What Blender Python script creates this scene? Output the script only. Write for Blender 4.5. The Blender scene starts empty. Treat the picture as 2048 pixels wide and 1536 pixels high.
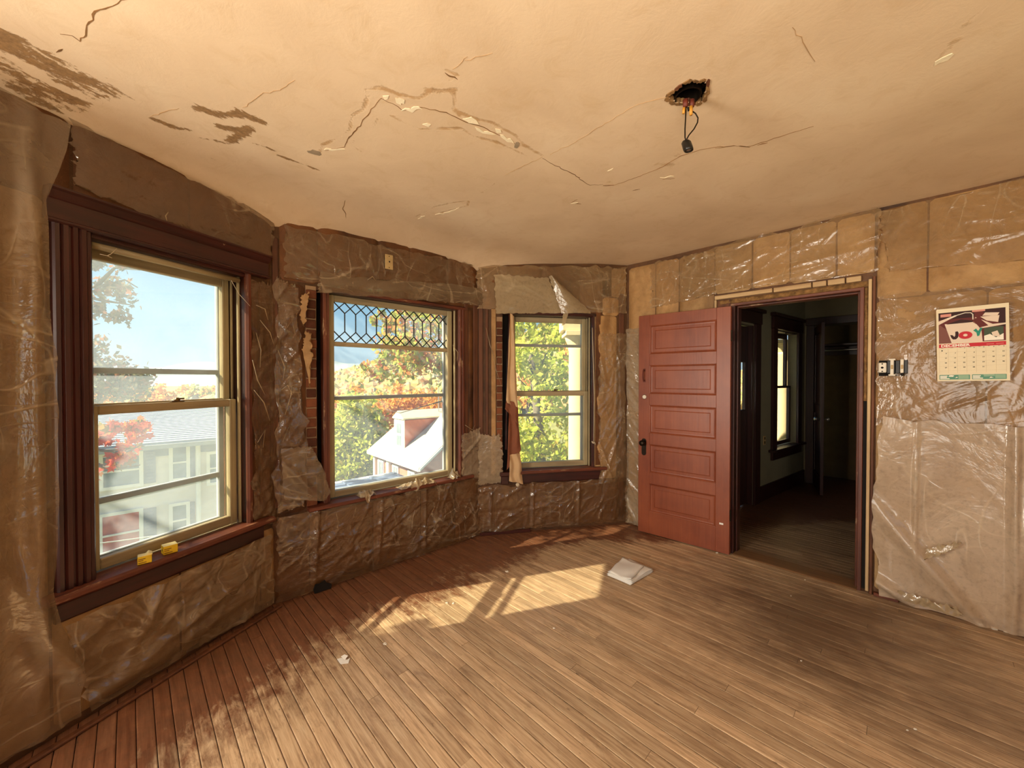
import bpy, bmesh, math, random
import numpy as np
from mathutils import Matrix, Vector
random.seed(7); R = random.Random(11); NR = np.random.default_rng(5)
SC = bpy.context.scene
COL = SC.collection
# ------------------------------------------------------------------ camera, sky, sun, lamps, exposure
F = 775.0; CH = 1.45; TH = math.atan(10 / F)
cam_d = bpy.data.cameras.new('camera'); cam_d.sensor_width = 36; cam_d.lens = F / 2048 * 36
cam_d.clip_start = 0.02; cam_d.clip_end = 3000
cam = bpy.data.objects.new('camera', cam_d); COL.objects.link(cam)
cam.location = (0, 0, CH); cam.rotation_euler = (math.pi / 2 - TH, 0, 0); SC.camera = cam
SC.view_settings.view_transform = 'Standard'; SC.view_settings.look = 'None'
SC.view_settings.exposure = 0.0; SC.view_settings.gamma = 1.0; SC.view_settings.use_curve_mapping = False
SC.cycles.transparent_max_bounces = 32; SC.cycles.max_bounces = 6; SC.cycles.diffuse_bounces = 4; SC.cycles.glossy_bounces = 2
SC.cycles.sample_clamp_indirect = 6.0; SC.cycles.adaptive_threshold = 0.025
W = bpy.data.worlds.new('sky'); SC.world = W; W.use_nodes = True
_t = W.node_tree; _t.nodes.clear()
_o = _t.nodes.new('ShaderNodeOutputWorld'); _b = _t.nodes.new('ShaderNodeBackground')
_c = _t.nodes.new('ShaderNodeTexCoord'); _s = _t.nodes.new('ShaderNodeSeparateXYZ'); _r = _t.nodes.new('ShaderNodeValToRGB')
_t.links.new(_c.outputs['Generated'], _s.inputs[0]); _t.links.new(_s.outputs['Z'], _r.inputs[0])
_t.links.new(_r.outputs[0], _b.inputs[0]); _t.links.new(_b.outputs[0], _o.inputs[0])
_r.color_ramp.elements[0].position = 0.0; _r.color_ramp.elements[0].color = (0.66, 0.84, 0.93, 1)
_r.color_ramp.elements[1].position = 0.55; _r.color_ramp.elements[1].color = (0.13, 0.36, 0.74, 1)
_e = _r.color_ramp.elements.new(0.16); _e.color = (0.34, 0.64, 0.90, 1)
SKY = _b; _b.inputs[1].default_value = 1.12
SUNV = Vector((-0.955, -0.297, 0.76)).normalized()
sd = bpy.data.lights.new('sun', 'SUN'); sd.energy = 22.0; sd.angle = 0.009; sd.color = (1.0, 0.87, 0.62)
so = bpy.data.objects.new('sun', sd); COL.objects.link(so); so.rotation_euler = SUNV.to_track_quat('Z', 'Y').to_euler()

def area(name, loc, toward, sx, sy, e, col, spread=180):
    d = bpy.data.lights.new(name, 'AREA'); d.shape = 'RECTANGLE'; d.size = sx; d.size_y = sy; d.energy = e; d.color = col
    d.spread = math.radians(spread)
    o = bpy.data.objects.new(name, d); COL.objects.link(o); o.location = loc
    o.rotation_euler = (Vector(loc) - Vector(toward)).to_track_quat('Z', 'Y').to_euler(); return o
# fill lamps added for brightness in unseen openings of wall_rear and rear wall_left
area('rear_fill', (-2.30, 0.13, 1.35), (2.4, 2.1, 1.75), 0.75, 1.45, 92, (1.0, 0.91, 0.77), 160)
area('rear_fill', (-0.27, -1.42, 1.35), (1.1, 1.7, 2.9), 1.3, 1.45, 31, (1.0, 0.90, 0.77), 110)
area('hall_fill', (4.45, 3.55, 1.4), (3.2, 4.6, .9), 0.8, 1.3, 1.3, (1.0, 0.93, 0.80))  # lamp added to brighten the room beyond, where no opening is built

# ------------------------------------------------------------------ measuring
def ray(px, py):
    x = (px - 1024) / F; y = -(py - 768) / F; c, s = math.cos(TH), math.sin(TH)
    return np.array([x, c + s * y, -s + c * y])
C0 = np.array([0, 0, CH])
def at(px, py, z=0.0):
    r = ray(px, py); return C0 + r * (z - CH) / r[2]
def depth(px, py, Y):
    r = ray(px, py); return C0 + r * (Y / r[1])
pA, pB, pC, pD, pE = [at(*p)[:2] for p in ((172, 1436), (545, 1209), (955, 1070), (1252, 1045), (2048, 1275))]
class Wall:
    def __init__(s, p, q):
        s.o = np.array(p); d = np.array(q) - s.o; s.L = float(np.linalg.norm(d)); s.u = d / s.L
        s.n = np.array([-s.u[1], s.u[0]]); a = math.atan2(s.u[1], s.u[0])
        s.m = Matrix.Translation((p[0], p[1], 0)) @ Matrix.Rotation(a, 4, 'Z')
    def P(s, u, y, z): p = s.o + s.u * u + s.n * y; return Vector((p[0], p[1], z))
    def hit(s, px, py, y=0.0):
        r = ray(px, py); o = s.o + s.n * y; t = np.dot(o, s.n) / np.dot(r[:2], s.n); p = C0 + r * t
        return float(np.dot(p[:2] - s.o, s.u)), float(p[2])
W1, W2, W3, W4 = Wall(pA, pB), Wall(pB, pC), Wall(pC, pD), Wall(pD, pE)
pA2 = W1.o - W1.u * 2.0; pE2 = W4.o + W4.u * 3.7
pF = pE2 - W4.n * 3.9; pG = np.array([-1.75, -1.45])
W5, W6, W7 = Wall(pE2, pF), Wall(pF, pG), Wall(pG, pA2)
ROOM = [pB, pC, pD, pE2, pF, pG, pA2]
CZ = 2.585

# ------------------------------------------------------------------ mesh building
class MB:
    def __init__(s): s.v = []; s.f = []; s.mi = []; s.cur = 0
    def add(s, vs, fs):
        k = len(s.v); s.v += [tuple(map(float, v)) for v in vs]
        for f in fs: s.f.append([i + k for i in f]); s.mi.append(s.cur)
    def box(s, x0, x1, y0, y1, z0, z1, c=0.0):
        c = min(c, abs(x1 - x0) * .45, abs(y1 - y0) * .45, abs(z1 - z0) * .45)
        if c <= 0:
            s.add([(x, y, z) for z in (z0, z1) for y in (y0, y1) for x in (x0, x1)],
                  [(0, 2, 3, 1), (4, 5, 7, 6), (0, 1, 5, 4), (2, 6, 7, 3), (0, 4, 6, 2), (1, 3, 7, 5)]); return s
        V = []; idx = {}
        for i, (x, sx) in enumerate(((x0, 1), (x1, -1))):
            for j, (y, sy) in enumerate(((y0, 1), (y1, -1))):
                for k, (z, sz) in enumerate(((z0, 1), (z1, -1))):
                    idx[i, j, k, 0] = len(V); V.append((x, y + sy * c, z + sz * c))
                    idx[i, j, k, 1] = len(V); V.append((x + sx * c, y, z + sz * c))
                    idx[i, j, k, 2] = len(V); V.append((x + sx * c, y + sy * c, z))
        Fs = []
        for i in (0, 1):
            a = [idx[i, 0, 0, 0], idx[i, 1, 0, 0], idx[i, 1, 1, 0], idx[i, 0, 1, 0]]; Fs.append(a if i else a[::-1])
            a = [idx[0, i, 0, 1], idx[1, i, 0, 1], idx[1, i, 1, 1], idx[0, i, 1, 1]]; Fs.append(a[::-1] if i else a)
            a = [idx[0, 0, i, 2], idx[1, 0, i, 2], idx[1, 1, i, 2], idx[0, 1, i, 2]]; Fs.append(a if i else a[::-1])
        for i in (0, 1):
            for j in (0, 1):
                a = [idx[i, j, 0, 0], idx[i, j, 1, 0], idx[i, j, 1, 1], idx[i, j, 0, 1]]; Fs.append(a if (i ^ j) else a[::-1])
                a = [idx[i, 0, j, 0], idx[i, 1, j, 0], idx[i, 1, j, 2], idx[i, 0, j, 2]]; Fs.append(a[::-1] if (i ^ j) else a)
                a = [idx[0, i, j, 1], idx[1, i, j, 1], idx[1, i, j, 2], idx[0, i, j, 2]]; Fs.append(a if (i ^ j) else a[::-1])
                for k in (0, 1):
                    a = [idx[i, j, k, 0], idx[i, j, k, 1], idx[i, j, k, 2]]; Fs.append(a if (i ^ j ^ k) else a[::-1])
        s.add(V, Fs); return s
    def prism(s, poly, fn0, fn1):
        n = len(poly); s.add([fn0(*p) for p in poly] + [fn1(*p) for p in poly],
              [list(range(n))[::-1], list(range(n, 2 * n))] + [(i, (i + 1) % n, n + (i + 1) % n, n + i) for i in range(n)]); return s
    def ex_x(s, prof, x0, x1): return s.prism(prof, lambda y, z: (x0, y, z), lambda y, z: (x1, y, z))
    def ex_y(s, prof, y0, y1): return s.prism(prof, lambda x, z: (x, y1, z), lambda x, z: (x, y0, z))
    def ex_z(s, prof, z0, z1): return s.prism(prof, lambda x, y: (x, y, z0), lambda x, y: (x, y, z1))
    def tube(s, pts, r, n=8, cap=True):
        pts = [Vector(p) for p in pts]; rs = r if isinstance(r, (list, tuple)) else [r] * len(pts); V = []; Fs = []
        a = None
        for i, p in enumerate(pts):
            t = (pts[min(i + 1, len(pts) - 1)] - pts[max(i - 1, 0)]).normalized()
            if a is None: a = t.orthogonal().normalized()
            else: a = (a - t * a.dot(t)).normalized()
            b = t.cross(a)
            for k in range(n):
                th = 2 * math.pi * k / n; V.append(p + (a * math.cos(th) + b * math.sin(th)) * rs[i])
        for i in range(len(pts) - 1):
            for k in range(n): Fs.append((i * n + k, i * n + (k + 1) % n, (i + 1) * n + (k + 1) % n, (i + 1) * n + k))
        if cap: Fs.append(list(range(n))[::-1]); Fs.append([(len(pts) - 1) * n + k for k in range(n)])
        s.add(V, Fs); return s
    def lathe(s, prof, fn, n=20):   # prof: (radius, height), fn(x, y, h) places it
        V = []; Fs = []; m = len(prof)
        for r, h in prof:
            for k in range(n): a = 2 * math.pi * k / n; V.append(fn(r * math.cos(a), r * math.sin(a), h))
        for i in range(m - 1):
            for k in range(n): Fs.append((i * n + k, i * n + (k + 1) % n, (i + 1) * n + (k + 1) % n, (i + 1) * n + k))
        Fs.append(list(range(n))[::-1]); Fs.append([(m - 1) * n + k for k in range(n)])
        s.add(V, Fs); return s
    def build(s, name, mats, parent=None, m=None, smooth=False, fix=True):
        me = bpy.data.meshes.new(name); me.from_pydata(s.v, [], s.f)
        for mt in (mats if isinstance(mats, (list, tuple)) else [mats]): me.materials.append(mt)
        if any(s.mi): me.polygons.foreach_set('material_index', s.mi)
        if fix:
            bm = bmesh.new(); bm.from_mesh(me); bmesh.ops.recalc_face_normals(bm, faces=bm.faces); bm.to_mesh(me); bm.free()
        if smooth: me.polygons.foreach_set('use_smooth', [True] * len(me.polygons))
        return link(name, me, parent, m)
def link(name, me, parent=None, m=None):
    o = bpy.data.objects.new(name, me); COL.objects.link(o)
    if parent is not None: o.parent = parent
    if m is not None: o.matrix_local = m
    return o
def tag(o, label=None, cat=None, group=None, kind=None):
    if label: o['label'] = label
    if cat: o['category'] = cat
    if group: o['group'] = group
    if kind: o['kind'] = kind
    return o
def thing(name, label, cat, m=None, group=None, kind=None):
    o = bpy.data.objects.new(name, None); COL.objects.link(o); o.empty_display_size = .1
    if m is not None: o.matrix_local = m
    return tag(o, label, cat, group, kind)
def grid_mesh(name, V, nu, nv, mat, parent=None, m=None, smooth=True, keep=None, thick=0.0):
    """V: array (nv, nu, 3)"""
    idx = np.arange(nu * nv).reshape(nv, nu)
    q = np.stack([idx[:-1, :-1], idx[:-1, 1:], idx[1:, 1:], idx[1:, :-1]], -1).reshape(-1, 4)
    if keep is not None: q = q[keep.reshape(-1)]
    me = bpy.data.meshes.new(name); V = V.reshape(-1, 3)
    me.vertices.add(len(V)); me.vertices.foreach_set('co', V.astype(np.float32).reshape(-1))
    me.loops.add(len(q) * 4); me.loops.foreach_set('vertex_index', q.reshape(-1).astype(np.int32))
    me.polygons.add(len(q)); me.polygons.foreach_set('loop_start', np.arange(0, len(q) * 4, 4, dtype=np.int32))
    me.polygons.foreach_set('loop_total', np.full(len(q), 4, dtype=np.int32))
    if smooth: me.polygons.foreach_set('use_smooth', np.ones(len(q), dtype=bool))
    me.update(calc_edges=True); me.validate(); me.materials.append(mat)
    return link(name, me, parent, m)
def text_mesh(body, size, bold=0.0, align='LEFT'):
    cu = bpy.data.curves.new('text', 'FONT'); cu.body = body; cu.size = size; cu.offset = bold; cu.align_x = align; cu.extrude = 0.0003
    cu.resolution_u = 3
    o = bpy.data.objects.new('text', cu); COL.objects.link(o)
    dg = bpy.context.evaluated_depsgraph_get(); dg.update()
    me = bpy.data.meshes.new_from_object(o.evaluated_get(dg)); bpy.data.objects.remove(o); return me
def snoise(x, y, seed, octs=3, base=1.0):
    """cheap smooth noise from summed sines"""
    g = np.random.default_rng(seed); out = np.zeros_like(x); amp = 1.0; fr = base
    for _ in range(octs):
        for _k in range(4):
            a = g.uniform(0, 2 * np.pi); p = g.uniform(0, 2 * np.pi); k = fr * g.uniform(.7, 1.4)
            out += amp * .35 * np.sin((x * np.cos(a) + y * np.sin(a)) * k * 2 * np.pi + p + 1.3 * np.sin((x * np.sin(a) - y * np.cos(a)) * k * 3.1 + p))
        amp *= .5; fr *= 2.0
    return out

# ------------------------------------------------------------------ materials
def lin(r, g, b):
    f = lambda v: (v / 255 / 12.92) if v / 255 <= .04045 else ((v / 255 + .055) / 1.055) ** 2.4
    return (f(r), f(g), f(b), 1)
class NT:
    def __init__(s, name):
        s.m = bpy.data.materials.new(name); s.m.use_nodes = True; s.t = s.m.node_tree; s.t.nodes.clear()
        s.out = s.t.nodes.new('ShaderNodeOutputMaterial')
    def n(s, typ, ins=(), **kw):
        nd = s.t.nodes.new('ShaderNode' + typ)
        for k, v in kw.items(): setattr(nd, k, v)
        for k, v in (ins.items() if isinstance(ins, dict) else enumerate(ins)):
            if v is None: continue
            if hasattr(v, 'is_linked') or isinstance(v, bpy.types.NodeSocket): s.t.links.new(v, nd.inputs[k])
            else: nd.inputs[k].default_value = v
        return nd
    def math(s, op, a, b=None, clamp=False): return s.n('Math', [a, b], operation=op, use_clamp=clamp).outputs[0]
    def noise(s, vec, scale, detail=3.0, rough=.55, dist=0.0):
        return s.n('TexNoise', {'Vector': vec, 'Scale': scale, 'Detail': detail, 'Roughness': rough, 'Distortion': dist}).outputs['Fac']
    def ramp(s, fac, stops):
        nd = s.n('ValToRGB', [fac]); e = nd.color_ramp.elements
        while len(e) < len(stops): e.new(.5)
        for k, (p, c) in enumerate(stops): e[k].position = p; e[k].color = c if len(c) == 4 else (*c, 1)
        return nd.outputs[0]
    def step(s, fac, lo, hi): return s.n('MapRange', {'Value': fac, 'From Min': lo, 'From Max': hi, 'To Min': 0.0, 'To Max': 1.0}).outputs[0]
    def mix(s, fac, a, b):
        nd = s.n('Mix', data_type='RGBA'); 
        for i, v in ((0, fac), (6, a), (7, b)):
            if isinstance(v, bpy.types.NodeSocket): s.t.links.new(v, nd.inputs[i])
            else: nd.inputs[i].default_value = v
        return nd.outputs[2]
    def pos(s): return s.n('NewGeometry').outputs['Position']
    def obj(s): return s.n('TexCoord').outputs['Object']
    def scale(s, vec, sc, rot=(0, 0, 0)): return s.n('Mapping', {'Vector': vec, 'Scale': sc, 'Rotation': rot}).outputs[0]
    def rnd(s): return s.n('ObjectInfo').outputs['Random']
    def island(s): return s.n('NewGeometry').outputs['Random Per Island']
    def bump(s, h, strength=.3, dist=.01): return s.n('Bump', {'Height': h, 'Strength': strength, 'Distance': dist}).outputs[0]
    def bsdf(s, col, rough=.6, nrm=None, spec=.5, **kw):
        d = {'Base Color': col, 'Roughness': rough, 'Specular IOR Level': spec}; d.update(kw)
        if nrm is not None: d['Normal'] = nrm
        return s.n('BsdfPrincipled', d).outputs[0]
    def done(s, sh): s.t.links.new(sh, s.out.inputs[0]); return s.m
def plain(name, col, rough=.6, var=.18, sc=9.0, spec=.4, bump=.0, metal=0.0):
    t = NT(name); p = t.obj(); n = t.noise(p, sc, 4); dark = tuple(c * (1 - var) for c in col[:3]) + (1,); lite = tuple(min(1, c * (1 + var)) for c in col[:3]) + (1,)
    c = t.ramp(n, [(.3, dark), (.7, lite)])
    return t.done(t.bsdf(c, rough, t.bump(t.noise(p, sc * 6, 3), bump, .004) if bump else None, spec, Metallic=metal))
def wood(name, dark, lite, axis=2, sc=16., rough=.45, spec=.5, wear=None, coat=0.0):
    t = NT(name); p = t.obj(); s = [sc * 2.2] * 3; s[axis] = sc * .12
    g = t.noise(t.scale(p, s), 1.0, 5, .6, .4); b = t.noise(p, 3.0, 3)
    c = t.ramp(t.math('ADD', t.math('MULTIPLY', g, .6), t.math('MULTIPLY', b, .4)), [(.33, dark), (.66, lite)])
    if wear: c = t.mix(t.step(t.noise(t.scale(p, [6 if i != axis else 1.6 for i in range(3)]), 3.0, 6, .7), .60, .70), c, wear)
    return t.done(t.bsdf(c, rough, t.bump(g, .25, .003), spec, **{'Coat Weight': coat, 'Coat Roughness': .3}))
M = {}
M['trim'] = wood('dark_red_trim', lin(38, 14, 11), lin(72, 28, 21), 2, wear=None, rough=.42, coat=.15)
M['trim_x'] = wood('dark_red_trim_level', lin(38, 14, 11), lin(72, 28, 21), 0, rough=.42, coat=.15)
M['trim_worn'] = wood('worn_red_trim', lin(66, 30, 18), lin(116, 60, 38), 2, wear=lin(176, 140, 104), rough=.5)
M['trim_worn_x'] = wood('worn_red_trim_level', lin(70, 32, 20), lin(120, 62, 40), 0, wear=lin(170, 135, 100), rough=.5)
M['sash'] = wood('cream_sash_paint', lin(136, 122, 92), lin(184, 168, 128), 2, rough=.5)
M['sash_x'] = wood('cream_sash_paint_level', lin(136, 120, 92), lin(184, 166, 128), 0, rough=.5)
M['storm'] = plain('storm_frame', lin(150, 152, 150), .55, .1)
M['darkwood'] = wood('dark_room_wood', lin(34, 14, 11), lin(62, 26, 19), 2, rough=.4)
M['lead'] = plain('lead_came', lin(52, 54, 50), .5, .1)
M['metal_dark'] = plain('dark_metal', lin(42, 34, 26), .4, .3, 20, metal=.8)
M['brass'] = plain('dull_brass', lin(112, 88, 58), .35, .3, 20, metal=.8)
M['steel'] = plain('steel', lin(170, 165, 155), .35, .1, metal=.9)
M['white_plastic'] = plain('white_device_plastic', lin(222, 214, 196), .4, .06)
M['ivory'] = plain('ivory_plate', lin(186, 158, 108), .5, .08)
M['black'] = plain('black_bakelite', lin(22, 20, 18), .35, .1)
M['void'] = plain('cavity_shade', lin(22, 17, 13), .95, .3)  # near-black colour paints the shade inside holes and pockets
M['amber'] = plain('amber_wire_nut', lin(196, 138, 50), .5, .1)
M['redwire'] = plain('brown_red_insulation', lin(96, 40, 26), .6, .2)
M['paper'] = plain('white_paper', lin(236, 234, 228), .7, .03)
M['paper_edge'] = plain('grey_paper_edge', lin(196, 192, 182), .8, .08)
M['cord'] = plain('pale_cord', lin(200, 186, 160), .8, .1)
M['chip'] = plain('plaster_chip', lin(214, 204, 186), .9, .1)
M['yellow'] = plain('yellow_carton', lin(222, 186, 26), .5, .06)
M['yellow_top'] = plain('lit_carton_top', lin(238, 222, 150), .55, .05)  # paler yellow paints the light falling on the carton tops
M['brown_ink'] = plain('brown_print', lin(120, 84, 20), .6, .05)
M['lath'] = wood('raw_lath', lin(170, 138, 98), lin(214, 186, 142), 2, rough=.75)
M['lath_x'] = wood('raw_lath_level', lin(168, 134, 94), lin(212, 184, 140), 0, rough=.75)
M['rubble'] = plain('crumbling_insulation', lin(132, 98, 58), .95, .45, 30, bump=.8)

def kraft(name, a, b, stain):
    t = NT(name); p = t.pos(); w = t.n('ObjectInfo').outputs['Random']
    n1 = t.noise(p, 3.2, 5, .62, .5); n2 = t.noise(p, 26, 4, .6); n3 = t.noise(t.scale(p, (1.5, 1.5, .7)), 2.0, 4, .6, .8)
    c = t.ramp(n1, [(.28, a), (.70, b)])
    c = t.mix(t.math('MULTIPLY', t.step(n3, .52, .70), .75), c, stain)
    c = t.mix(t.math('MULTIPLY', t.step(n2, .5, .8), .25), c, lin(60, 40, 22))
    hs = t.n('HueSaturation', {'Color': c, 'Value': t.math('ADD', t.math('MULTIPLY', w, .34), .82)}).outputs[0]
    cr = t.n('TexVoronoi', {'Vector': t.scale(p, (1, 1, 1)), 'Scale': 11.0, 'Randomness': 1.0}, feature='DISTANCE_TO_EDGE').outputs[0]
    h = t.math('ADD', t.math('MULTIPLY', cr, .3), t.math('MULTIPLY', t.noise(p, 10, 6, .75, 1.2), 1.3))
    return t.done(t.bsdf(hs, .55, t.bump(h, .55, .012), .35))
M['kraft'] = kraft('kraft_paper', lin(150, 110, 66), lin(190, 152, 102), lin(112, 76, 42))
M['kraft_dark'] = kraft('stained_shaded_kraft_paper', lin(76, 44, 22), lin(122, 78, 42), lin(48, 28, 16))  # stained dark brown paper, deepened to paint shade on the bay walls
M['kraft_mid'] = kraft('shaded_kraft_paper', lin(90, 56, 30), lin(140, 96, 56), lin(60, 38, 22))  # kraft darkened to paint the shade low on the bay walls
M['kraft_pale'] = kraft('pale_kraft_paper', lin(166, 132, 90), lin(206, 172, 122), lin(140, 98, 54))
M['base'] = kraft('wall_backing', lin(70, 46, 28), lin(112, 76, 46), lin(50, 30, 18))
M['furring'] = wood('dark_furring', lin(66, 36, 22), lin(116, 70, 42), 2, rough=.7)
M['mortar'] = plain('old_mortar', lin(150, 122, 92), .9, .2, bump=.4)
def brickm():
    t = NT('red_brick'); p = t.pos(); r = t.rnd(); n = t.noise(p, 30, 5, .7)
    c = t.ramp(t.math('ADD', t.math('MULTIPLY', r, .6), t.math('MULTIPLY', n, .4)), [(.2, lin(74, 40, 25)), (.8, lin(126, 74, 47))])
    return t.done(t.bsdf(c, .85, t.bump(n, .5, .004), .3))
M['brick'] = brickm()

def plastic(name, tint, transp, haze, bs=.55, gk=.07):
    t = NT(name); p = t.pos()
    n1 = t.noise(p, 3.0, 5, .62, .8); n2 = t.noise(p, 38, 4, .65)
    pa = t.scale(p, (1.0, 1.0, .38), (.35, .6, 0)); pb = t.scale(p, (.42, .42, 1.0), (-.5, .3, 0))
    def ridge(v, sc, det, ds, w): return t.math('SUBTRACT', 1.0, t.step(t.math('ABSOLUTE', t.math('SUBTRACT', t.noise(v, sc, det, .5, ds), .5)), 0.0, w))
    r1 = ridge(pa, 7.0, 1.0, .35, .03); r2 = ridge(pb, 16, .5, .3, .05); r3 = ridge(pb, 5.0, 1.2, .5, .022)
    msk = t.step(t.noise(p, 2.0, 2), .42, .62)
    cre = t.math('MULTIPLY', t.math('ADD', t.math('ADD', r1, t.math('MULTIPLY', r2, .45)), r3), msk)
    nrm = t.bump(t.math('ADD', t.math('MULTIPLY', n1, 1.4), t.math('MULTIPLY', cre, .16)), bs, .02)
    dcol = t.mix(t.math('MULTIPLY', cre, .40, True), t.mix(t.math('MULTIPLY', t.step(n2, .5, .75), .5), tint, tuple(x * .5 for x in tint[:3]) + (1,)), lin(226, 206, 172))  # cream on the creases paints their highlights
    dif = t.n('BsdfDiffuse', {'Color': dcol, 'Normal': nrm}).outputs[0]
    trl = t.n('BsdfTranslucent', {'Color': dcol, 'Normal': nrm}).outputs[0]
    milk = t.n('MixShader', [.3, dif, trl]).outputs[0]
    tr = t.n('BsdfTransparent', {'Color': (.97, .95, .92, 1)}).outputs[0]
    fac = t.math('ADD', t.math('MULTIPLY', t.step(n1, .3, .7), haze), t.math('MULTIPLY', cre, .15))
    fac = t.math('ADD', fac, 1 - transp - haze * .5, True)
    body = t.n('MixShader', [fac, tr, milk]).outputs[0]
    gl = t.n('BsdfGlossy', {'Color': (1, 1, 1, 1), 'Roughness': .18, 'Normal': nrm}).outputs[0]
    fr = t.n('LayerWeight', {'Blend': .25, 'Normal': nrm}).outputs['Facing']
    gf = t.math('ADD', t.math('MULTIPLY', t.math('POWER', fr, 2.0), .40), gk)
    return t.done(t.n('MixShader', [gf, body, gl]).outputs[0])
M['film'] = plastic('clear_film', lin(184, 150, 106), .60, .34); M['film_base'] = plastic('shaded_film', lin(132, 96, 60), .55, .40, .7, .08); M['film_soft'] = plastic('soft_pale_film', lin(214, 192, 166), .24, .42, .3, .045); M['film_flat'] = plastic('thin_flat_film', lin(186, 152, 108), .62, .30, .4, .035); M['film_brown'] = plastic('shaded_brown_film', lin(148, 124, 94), .40, .40)  # the two brown tints put bay wall shade into the film colour
M['film_milky'] = plastic('milky_film', lin(196, 176, 146), .46, .36)
M['film_pale'] = plastic('pale_film', lin(188, 166, 130), .20, .25)

def glass(name, haze, spots, tint=(.98, .99, .98, 1)):
    t = NT(name); p = t.pos(); n = t.noise(p, 4.0, 5, .65, .5); s = t.noise(p, 120, 2, .6)
    d = t.math('ADD', t.math('MULTIPLY', t.math('ADD', t.math('MULTIPLY', n, .8), .35), haze), t.math('MULTIPLY', t.step(s, .66, .74), spots), True)
    dust = t.n('MixShader', [.5, t.n('BsdfDiffuse', {'Color': (.74, .84, .98, 1)}).outputs[0], t.n('BsdfTranslucent', {'Color': (.74, .84, .98, 1)}).outputs[0]]).outputs[0]
    body = t.n('MixShader', [d, t.n('BsdfTransparent', {'Color': tint}).outputs[0], dust]).outputs[0]
    gl = t.n('BsdfGlossy', {'Color': (1, 1, 1, 1), 'Roughness': .02}).outputs[0]
    fr = t.math('MULTIPLY', t.n('Fresnel', {'IOR': 1.45}).outputs[0], .35)
    return t.done(t.n('MixShader', [fr, body, gl]).outputs[0])
M['glass'] = glass('window_glass', .02, .04)
M['glass_dirty'] = glass('dusty_storm_glass', .17, .08); M['glass_sun'] = glass('dust_filmed_storm_glass', .19, .06); M['glass_light'] = glass('thinly_dusted_storm_glass', .17, .06)
M['dark_glass'] = plain('far_window_glass', lin(120, 134, 146), .15, .15)

def floor_mat(name, dark=False):
    t = NT(name); p = t.pos(); a = math.atan2(W4.u[1], W4.u[0])
    q = t.scale(p, (1, 1, 1), (0, 0, -a)); sx = t.scale(q, (1.6, 26, 1)); r = t.rnd()
    off = t.n('CombineXYZ', [t.math('MULTIPLY', r, 37.0), t.math('MULTIPLY', r, 91.0), 0.0]).outputs[0]
    sx = t.n('VectorMath', [sx, off], operation='ADD').outputs[0]
    grain = t.noise(sx, 2.2, 6, .65, .5); fine = t.noise(t.scale(q, (9, 190, 1)), 1.0, 3, .6)
    c = t.ramp(t.math('ADD', t.math('MULTIPLY', grain, .7), t.math('MULTIPLY', fine, .3)), [(.30, lin(144, 112, 80)), (.5, lin(196, 164, 126)), (.70, lin(224, 198, 160))])
    hv = t.n('HueSaturation', {'Color': c, 'Saturation': .95, 'Value': t.math('ADD', t.math('MULTIPLY', r, .34), .83)}).outputs[0]
    # red-brown floor paint left along the bay walls, worn off towards the middle
    def dist(w):
        sub = t.n('VectorMath', [p, (float(w.o[0]), float(w.o[1]), 0.0)], operation='SUBTRACT').outputs[0]
        return t.n('VectorMath', [sub, (float(-w.n[0]), float(-w.n[1]), 0.0)], operation='DOT_PRODUCT').outputs['Value']
    d = t.math('MINIMUM', t.math('MULTIPLY', dist(W1), .95), t.math('MINIMUM', dist(W2), t.math('MULTIPLY', dist(W3), 1.5)))
    n1 = t.noise(p, 2.3, 5, .62, .6); n2 = t.noise(t.scale(q, (9, 26, 1)), 1.0, 6, .72, .4); n3 = t.noise(p, 17, 5, .7)
    k = t.math('ADD', t.math('MULTIPLY', d, -1.05), t.math('ADD', t.math('MULTIPLY', n1, .95), t.math('MULTIPLY', n2, .95)))
    red = t.step(k, .17, .42)
    redc = t.ramp(t.math('ADD', t.math('MULTIPLY', n3, .5), t.math('MULTIPLY', grain, .5)), [(.3, lin(72, 36, 21)), (.55, lin(112, 60, 34)), (.75, lin(146, 90, 54))])
    col = t.mix(t.math('MULTIPLY', red, .88), hv, redc)
    # varnish stains by the door and brown patches
    sub = t.n('VectorMath', [p, (1.85, 2.30, 0.0)], operation='SUBTRACT').outputs[0]
    dd = t.n('VectorMath', [sub], operation='LENGTH').outputs['Value']
    bl = t.step(t.math('ADD', t.math('MULTIPLY', dd, -.62), t.math('ADD', n1, t.math('MULTIPLY', n2, .5))), .12, .62)
    col = t.mix(t.math('MULTIPLY', bl, .72), col, lin(78, 52, 34))
    bl3 = t.step(t.noise(t.scale(q, (2.2, 8.0, 1)), 1.6, 7, .78, .6), .53, .68)
    col = t.mix(t.math('MULTIPLY', bl3, .46), col, lin(104, 74, 50))
    bl2 = t.step(t.noise(t.scale(q, (1.0, 2.6, 1)), 1.25, 5, .65, .8), .54, .70)
    col = t.mix(t.math('MULTIPLY', bl2, .42), col, lin(92, 64, 44))
    spk = t.step(t.noise(t.scale(q, (14, 60, 1)), 1.0, 4, .6), .66, .74)
    col = t.mix(t.math('MULTIPLY', spk, .7), col, lin(70, 46, 30))
    # hard-edged darker rectangle where a rug or cabinet stood
    rg = t.math('ADD', t.math('MULTIPLY', grain, .12), t.math('MULTIPLY', n3, .06))
    h = t.math('ADD', t.math('MULTIPLY', fine, .4), t.math('MULTIPLY', grain, .6))
    rough = t.math('ADD', t.math('MULTIPLY', n2, .30), .26)
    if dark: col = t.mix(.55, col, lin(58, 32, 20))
    return t.done(t.bsdf(col, rough, t.bump(h, .18, .004), .45))
M['floor'] = floor_mat('worn_floor_boards')
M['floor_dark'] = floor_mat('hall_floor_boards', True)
M['subfloor'] = plain('dark_joint', lin(42, 26, 17), .9, .2)

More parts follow.
